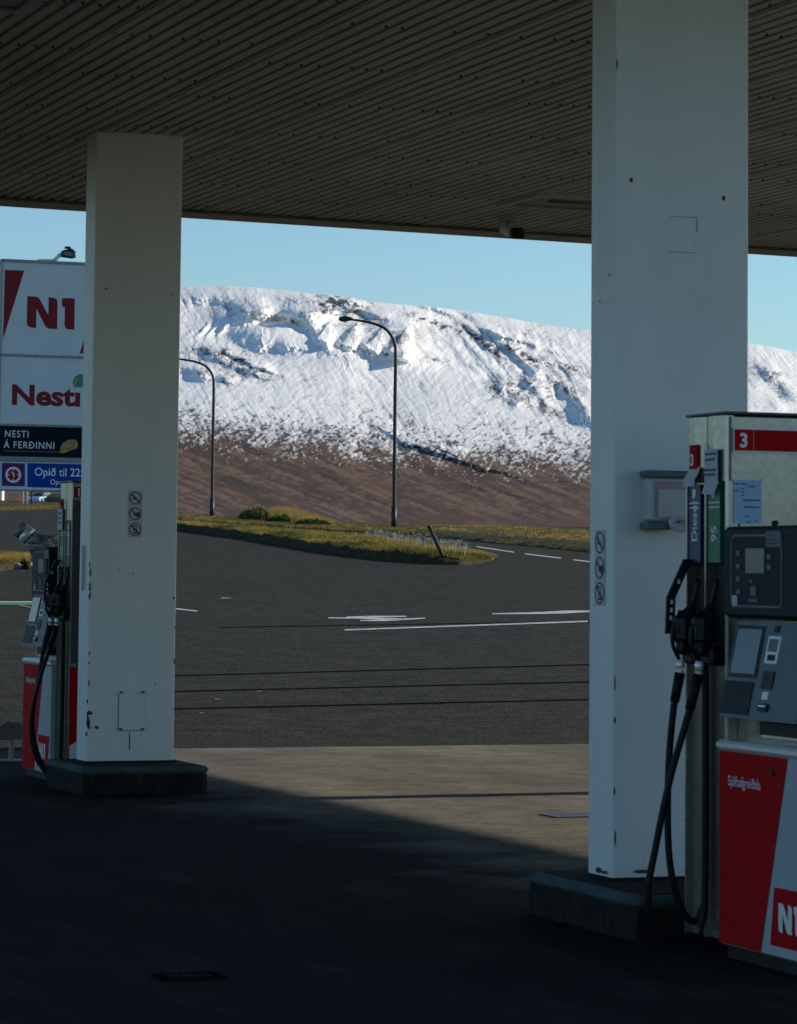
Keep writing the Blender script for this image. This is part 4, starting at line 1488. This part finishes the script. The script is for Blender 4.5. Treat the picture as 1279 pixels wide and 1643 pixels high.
# guard rail at the left edge
g = on_z(18, 1221, 0)
root = thing('guard_rail', g, 'dark metal guard rail on a single post left of pump 1', 'barrier', TH)
m = MB()
m.box(-.017, .017, -.02, .02, 0.01, .27)
m.build('post', MT['galv'], root)
MB().box(-.28, .14, -.05, .05, .0, .014).build('base_plate', MT['galv'], root)
m = MB()
m.prism([(-.6, .18), (-.06, .18), (.3, .18), (.3, .30), (.0, .33), (-.06, .335), (-.28, .21), (-.6, .21)], 'y', -.05, -.031)
m.build('rail', MT['steel_dark'], root)

# drain grates
for (px_, py_, lab, w_, d_) in ((303, 1568, 'dark slotted drain grate in the shaded slab in the foreground', .27, .17), (925, 1309, 'slotted drain grate in the sunlit slab beside the right column', .42, .3)):
    g = on_z(px_, py_, 0)
    root = thing('drain_grate', g, lab, 'drain', TH, 'drain grates in the slab')
    m = MB()
    for (a, b_, c_, e_) in ((-w_ / 2, w_ / 2, -d_ / 2, -d_ / 2 + .03), (-w_ / 2, w_ / 2, d_ / 2 - .03, d_ / 2), (-w_ / 2, -w_ / 2 + .03, -d_ / 2 + .03, d_ / 2 - .03), (w_ / 2 - .03, w_ / 2, -d_ / 2 + .03, d_ / 2 - .03)):
        m.box(a, b_, c_, e_, .001, .009)
    m.build('frame', MT['grate'] if px_ < 600 else MT['steel_dark'], root)
    MB().box(-w_ / 2 + .03, w_ / 2 - .03, -d_ / 2 + .03, d_ / 2 - .03, .001, .005).build('sump', MT['grate'], root)
    m = MB()
    k = -w_ / 2 + .05
    while k < w_ / 2 - .05:
        m.add([(k, -d_ / 2 + .03, .0055), (k + .014, -d_ / 2 + .03, .009), (k + .014, d_ / 2 - .03, .009), (k, d_ / 2 - .03, .0055)], [(0, 1, 2, 3)])
        k += .032
    m.build('slats', MT['galv'] if px_ > 600 else MT['grate_bar'], root)

# ------------------------------------------------------------------ street lamps, post, stones


def street_lamp(px_, py_, ytop, reach, label):
    g = on_ground(px_, py_)
    sc_ = F / g.y
    H = (py_ - ytop) / sc_
    rc = reach / sc_
    root = thing('street_lamp', g, label, 'street lamp', 0, 'street lamps along the road')
    rb = .095
    pts = [(0, 0, -.1), (0, 0, H * .3), (0, 0, H * .6), (0, 0, H * .83), (-.04 * rc, 0, H * .90), (-.22 * rc, 0, H * .955), (-.5 * rc, 0, H * .982), (-.8 * rc, 0, H * .995), (-rc, 0, H * 1.0)]
    c_ = curve(pts, 5)
    MB().tube(c_, [rb * (1 - .5 * i / len(c_)) for i in range(len(c_))], 10).build('pole', MT['lamp_pole'], root)
    m = MB()
    m.tube([(0, 0, -.1), (0, 0, 1.0)], [rb * 1.35, rb * 1.3], 10)
    m.build('pole_base', MT['lamp_pole'], root)
    m = MB()
    m.tube([(-rc + .12, 0, H), (-rc, 0, H + .03), (-rc - .25, 0, H + .045), (-rc - .5, 0, H + .02), (-rc - .56, 0, H)], [.045, .08, .12, .1, .03], 12)
    m.build('lamp_head', MT['lamp_pole'], root)
    m = MB()
    m.tube([(-rc - .1, 0, H - .01), (-rc - .28, 0, H - .05), (-rc - .48, 0, H - .03)], [.04, .08, .03], 10)
    m.build('lamp_lens', MT['fixture'], root)


street_lamp(632, 848.5, 513, 72, 'tall street lamp with curved arm, right of the tall yellow grass')
street_lamp(340, 830.5, 576, 62, 'street lamp beside the left column, its head hidden')

g = on_ground(709, 889, .3)
root = thing('leaning_post', g, 'short weathered post leaning left near the tip of the grass island', 'post')
sc_ = F / g.y
tip = Vector((-21 / sc_, 0, 45 / sc_))
MB().tube([-tip * .08, tip * .5, tip], [.055, .055, .052], 8).build('post', MT['wood'], root)
MB().tube([tip * .9, tip * 1.005], .06, 8).build('post_band', MT['lamp_pole'], root)


def rock(px_, py_, w_, h_, label, group):
    g = on_ground(px_, py_)
    n1_, n2_ = 10, 7
    vv, fs = [], []
    sd = random.random() * 50
    for i in range(n2_ + 1):
        ph = -math.pi / 2 + math.pi * i / n2_
        for j in range(n1_):
            a = 2 * math.pi * j / n1_
            r_ = 1 + .35 * math.sin(a * 2 + sd) * math.cos(ph) + random.uniform(-.14, .14)
            vv.append((w_ / 2 * math.cos(a) * math.cos(ph) * r_, w_ / 2.4 * math.sin(a) * math.cos(ph) * r_, h_ * .4 + h_ * .6 * math.sin(ph) * (.9 + .2 * random.random())))
    for i in range(n2_):
        for j in range(n1_):
            fs.append((i * n1_ + j, i * n1_ + (j + 1) % n1_, (i + 1) * n1_ + (j + 1) % n1_, (i + 1) * n1_ + j))
    m = MB()
    m.add(vv, fs)
    o = m.build('stone', MT['stone'], None)
    o.location = g
    tag(o, label, 'stone', group)
    return o


rock(787, 899.5, .2, .13, 'pale stone at the tip of the long grass island', 'kerb stones of the grass islands')
rock(774, 901, .14, .09, 'small grey stone just left of the tip of the long grass island', 'kerb stones of the grass islands')
rock(22, 913, .34, .17, 'largest pale kerb stone in front of the small grass patch at the left edge', 'kerb stones of the grass islands')
rock(4, 915, .16, .12, 'pale kerb stone at the very left picture edge', 'kerb stones of the grass islands')
rock(33, 906, .14, .15, 'upright kerb stone at the corner of the small grass patch', 'kerb stones of the grass islands')
rock(49, 908, .14, .09, 'loose stone lying right of the small grass patch', 'kerb stones of the grass islands')

# ------------------------------------------------------------------ sign tower
SD = 70.0
sp0 = at_depth(84, 600, SD)
nrm = np.array([UX, UY, 0])
gz = float(terrain(sp0.x + .6, sp0.y))
root = thing('sign_tower', (sp0.x, sp0.y, gz), 'tall station sign of four stacked panels behind the left column', 'sign', TH)


def sxy(x, y):
    """pixel -> sign-plane coordinates relative to the sign's root"""
    p = on_plane(x, y, sp0, nrm) - Vector((sp0.x, sp0.y, gz))
    return (p.x * VX + p.y * VY, p.z)


def srect(x0, y0, x1, y1):
    (a, b_), (c_, d_) = sxy(x0, y1), sxy(x1, y0)
    return a, c_, b_, d_


def sbox(name, mat, rect, y0, y1, par, bev=0.0):
    a, c_, b_, d_ = rect
    return MB().box(a, c_, y0, y1, b_, d_, 0, bev).build(name, mat, par)


xl, xr = sxy(1, 600)[0], sxy(168, 600)[0]
zr = [sxy(60, y)[1] for y in (422, 569.5, 572.5, 681, 684.5, 733, 741, 786)]
sbox('cabinet', MT['galv'], None or (xl - .02, xr + .02, zr[7] - .03, zr[0] + .06), .03, .34, root)
fr = MB()
for (za, zb_) in ((zr[0] + .0, zr[0] + .06), (zr[2], zr[1]), (zr[4], zr[3]), (zr[6] + .01, zr[5] - .01), (zr[7] - .03, zr[7])):
    fr.box(xl - .02, xr + .02, -.03, .02, min(za, zb_), max(za, zb_))
for xk in (xl - .02, xr + .0):
    fr.box(xk, xk + .02, -.03, .02, zr[7] - .03, zr[0] + .06)
for k in range(13):
    xk = xl + (xr - xl) * k / 12
    for zz in (zr[1] - .02, zr[3] - .02, zr[5] - .03, zr[6] + .02, zr[7] - .02):
        fr.box(xk - .008, xk + .008, -.035, -.031, zz - .04, zz + .04)
fr.build('frame', MT['galv'], root)
p1_ = sbox('logo_panel', MT['sign_white'], (xl, xr, zr[1], zr[0]), -.0, .03, root)
p2_ = sbox('shop_panel', MT['sign_white'], (xl, xr, zr[3], zr[2]), -.0, .03, root)
p3_ = sbox('food_panel', MT['sign_navy'], (xl, xr, zr[5], zr[4]), -.0, .03, root)
p4_ = sbox('hours_panel', MT['sign_white'], (xl, xr, zr[7], zr[6]), -.0, .03, root)


def spoly(name, mat, pts, par, o=-.003):
    m_ = MB()
    m_.add([(sxy(*p)[0], o, sxy(*p)[1]) for p in pts], [tuple(range(len(pts)))])
    return m_.build(name, mat, par)


spoly('red_wedge', MT['sign_red'], [(8, 433), (5, 544), (39, 434)][::1], p1_)
spoly('red_wedge', MT['sign_red'], [(128, 567), (164, 568), (162, 455)], p1_)
a = sxy(43, 526)
n1_logo(p1_, MT['sign_red'], (a[0], -.0, a[1]), (1, 0, 0), (0, 0, 1), (526 - 475) * SD / F, thick=.003)
a = sxy(17, 648)
text('Nestı', 44 * SD / F, MT['sign_red'], p2_, (a[0], 0, a[1]), (1, 0, 0), (0, 0, 1), bold=.035, thick=.003, squeeze=1.2)
spoly('leaf', MT['leaf'], [(118, 622), (117, 612), (121, 604), (128, 600.5), (138, 600), (139, 610), (136, 618), (130, 622), (124, 621)], p2_)
spoly('leaf_vein', MT['leaf_light'], [(118, 622), (121, 611), (127, 604), (122.5, 611), (119.5, 622)], p2_, -.005)
a = sxy(7, 701)
text('NESTI', 15.5 * SD / F, MT['vinyl'], p3_, (a[0], 0, a[1]), (1, 0, 0), (0, 0, 1), thick=.003, spacing=1.15, squeeze=.9, bold=.006)
a = sxy(6, 718.5)
text('Á FERÐINNI', 15.5 * SD / F, MT['vinyl'], p3_, (a[0], 0, a[1]), (1, 0, 0), (0, 0, 1), thick=.003, spacing=1.15, squeeze=.9, bold=.006)
spoly('underline', MT['grey'], [(6, 724), (96, 726), (96, 725), (6, 723)], p3_)
spoly('sandwich_picture', MT['bread'], [(96, 727), (97, 718), (102, 710), (110, 705.5), (119, 705), (124, 708), (125, 716), (122, 720), (112, 723), (104, 727)], p3_)
spoly('blue_field', MT['sign_blue'], [(44, 781.5), (162, 785), (162, 745.5), (44, 743)], p4_)
spoly('clock_field', MT['sign_blue'], [(3, 779.5), (40, 780.5), (40, 743.5), (3, 742.5)], p4_)
spoly('clock_square', MT['sign_red'], [(7, 776.5), (36, 777.3), (36, 746.5), (7, 745.7)], p4_, -.005)
cc = sxy(21.3, 761.8)
r_ = 12.8 * SD / F
m = MB()
N_ = 32
m.add([(cc[0] + q * math.cos(2 * math.pi * j / N_), -.007, cc[1] + q * math.sin(2 * math.pi * j / N_)) for q in (r_, r_ * .74) for j in range(N_)], [(j, (j + 1) % N_, N_ + (j + 1) % N_, N_ + j) for j in range(N_)])
for k in range(4):
    c_, s_ = math.cos(k * math.pi / 2), math.sin(k * math.pi / 2)
    q = [(.5, -.07), (.78, -.07), (.78, .07), (.5, .07)]
    m.add([(cc[0] + r_ * (a0 * c_ - b0 * s_), -.008, cc[1] + r_ * (a0 * s_ + b0 * c_)) for a0, b0 in q], [(0, 1, 2, 3)])
m.add([(cc[0] + r_ * x_, -.008, cc[1] + r_ * z_) for x_, z_ in ((-.02, -.3), (.14, -.3), (.14, .12), (-.2, .45), (-.3, .32), (-.02, .06))], [(0, 1, 2, 3, 4, 5)])
m.build('clock_symbol', MT['vinyl'], p4_)
a = sxy(55, 763)
text('Opið til 22:00', 18.6 * SD / F, MT['vinyl'], p4_, (a[0], 0, a[1]), (1, 0, 0), (0, 0, 1), thick=.004, bold=.009, squeeze=.92)
a = sxy(80, 777)
text('Open until 22:00', 11.5 * SD / F, MT['vinyl'], p4_, (a[0], 0, a[1]), (1, 0, 0), (0, 0, 1), thick=.004, bold=.006)
for xk in (112, 152):
    a = sxy(xk, 787)
    MB().box(a[0] - .09, a[0] + .09, .1, .28, -.3, a[1] + .02).build('leg', MT['galv'], root)

top_ = on_plane(102, 417, sp0, nrm)
froot = thing('floodlight', on_plane(85, 419, sp0, nrm) + Vector((0, .12, 0)), 'dark floodlight on a short arm on top of the tall station sign', 'floodlight', TH)
k = SD / F
m = MB()
m.tube([(-26 * k, 0, 1 * k), (-6 * k, 0, 2 * k), (0, 0, 2 * k)], .03, 8)
m.tube([(0, 0, 1 * k), (12 * k, 0, 13 * k)], .045, 8)
m.build('arm', MT['vinyl'], froot)
m = MB()
m.prism([(12 * k, 9 * k), (33 * k, 7 * k), (32 * k, 18 * k), (28 * k, 22 * k), (15 * k, 19 * k)], 'y', -.13, .13)
m.box(19 * k, 27 * k, -.06, .06, 22 * k, 25.5 * k)
m.build('lamp_body', MT['black'], froot)
m = MB()
m.add([(14 * k, -.135, 10.5 * k), (30 * k, -.135, 9 * k), (29 * k, -.135, 16 * k), (16 * k, -.135, 17 * k)], [(0, 1, 2, 3)])
m.build('glass', MT['fixture'], froot)
m = MB()
for q in (32.5 * k, 34.5 * k):
    m.tube([(q, -.1, 7 * k), (q, -.1, 18 * k)], .012, 6)
m.tube([(32.5 * k, -.1, 18 * k), (34.5 * k, -.1, 18 * k)], .012, 6)
m.build('yoke', MT['galv'], froot)

# ------------------------------------------------------------------ far things at the left
for (px_, py_, mat, lab) in ((37, 812, MT['vinyl'], 'leftmost of three thin posts under the tall sign, white'), (43.5, 812, MT['vinyl'], 'middle of three thin posts under the tall sign, white'), (50, 812, MT['lamp_pole'], 'rightmost of three thin posts under the tall sign, dark')):
    g = on_ground(px_, py_)
    root = thing('thin_post', g, lab, 'post', 0, 'thin posts under the tall sign')
    MB().tube([(0, 0, -.2), (0, 0, 4.0)], [.045, .035], 8).build('pole', mat, root)
    MB().tube([(0, 0, 4.0), (0, 0, 4.06)], .05, 8).build('cap', mat, root)


def car(px_, py_, dep, rz, mat, label):
    g = at_depth(px_, py_, dep)
    g.z = float(terrain(g.x, g.y)) + .0
    root = thing('parked_car', g, label, 'car', rz, 'parked cars far behind the sign')
    m = MB()
    m.prism([(-2.1, .28), (2.1, .28), (2.15, .6), (2.0, .82), (1.1, .92), (-1.9, .95), (-2.15, .75)], 'y', -.86, .86)
    m.build('body', mat, root)
    m = MB()
    m.prism([(1.1, .92), (.45, 1.42), (-1.2, 1.46), (-1.85, .95)], 'y', -.74, .74)
    m.build('cabin', mat, root)
    m = MB()
    m.prism([(.98, .95), (.42, 1.36), (-1.1, 1.39), (-1.6, .97)], 'y', -.75, .75)
    m.add([(1.13, -.66, .95), (1.13, .66, .95), (.52, .62, 1.39), (.52, -.62, 1.39)], [(0, 1, 2, 3)])
    m.add([(-1.87, .66, 1.0), (-1.87, -.66, 1.0), (-1.3, -.62, 1.42), (-1.3, .62, 1.42)], [(0, 1, 2, 3)])
    m.build('window', MT['glass'], root)
    for (x_, y_) in ((1.3, .8), (1.3, -.8), (-1.35, .8), (-1.35, -.8)):
        MB().tube([(x_, y_ - .1, .31), (x_, y_ + .1, .31)], .31, 16).build('wheel', MT['tyre'], root)
    for y_ in (-.62, .62):
        MB().box(2.0, 2.13, y_ - .18, y_ + .18, .62, .76).build('headlight', MT['silver'], root)
        MB().box(-2.14, -2.0, y_ - .2, y_ + .2, .72, .88).build('tail_light', MT['red'], root)
        MB().box(.7, .85, y_ * 1.45 - .1, y_ * 1.45 + .1, .93, 1.08).build('mirror', MT['black'], root)


car(66, 806, 430, R(-112), MT['sky_car'], 'light blue car parked far behind the tall sign, facing the camera')
car(97, 806, 415, R(4), MT['dark_car'], 'dark blue car parked beside the light blue car, seen from the side')

g = at_depth(-12, 806, 330)
g.z = float(terrain(g.x, g.y))
root = thing('white_shed', g, 'white shed at the far left edge under the tall sign', 'shed')
MB().box(-1.2, 1.12, -1, 1, -.2, 1.9).build('wall', MT['vinyl'], root)
MB().prism([(-1.35, 1.9), (1.25, 1.9), (0, 2.4)], 'y', -1.1, 1.1).build('roof', MT['galv'], root)
MB().box(-.3, .45, -1.02, -1.0, -.1, 1.6).build('door', MT['grey'], root)
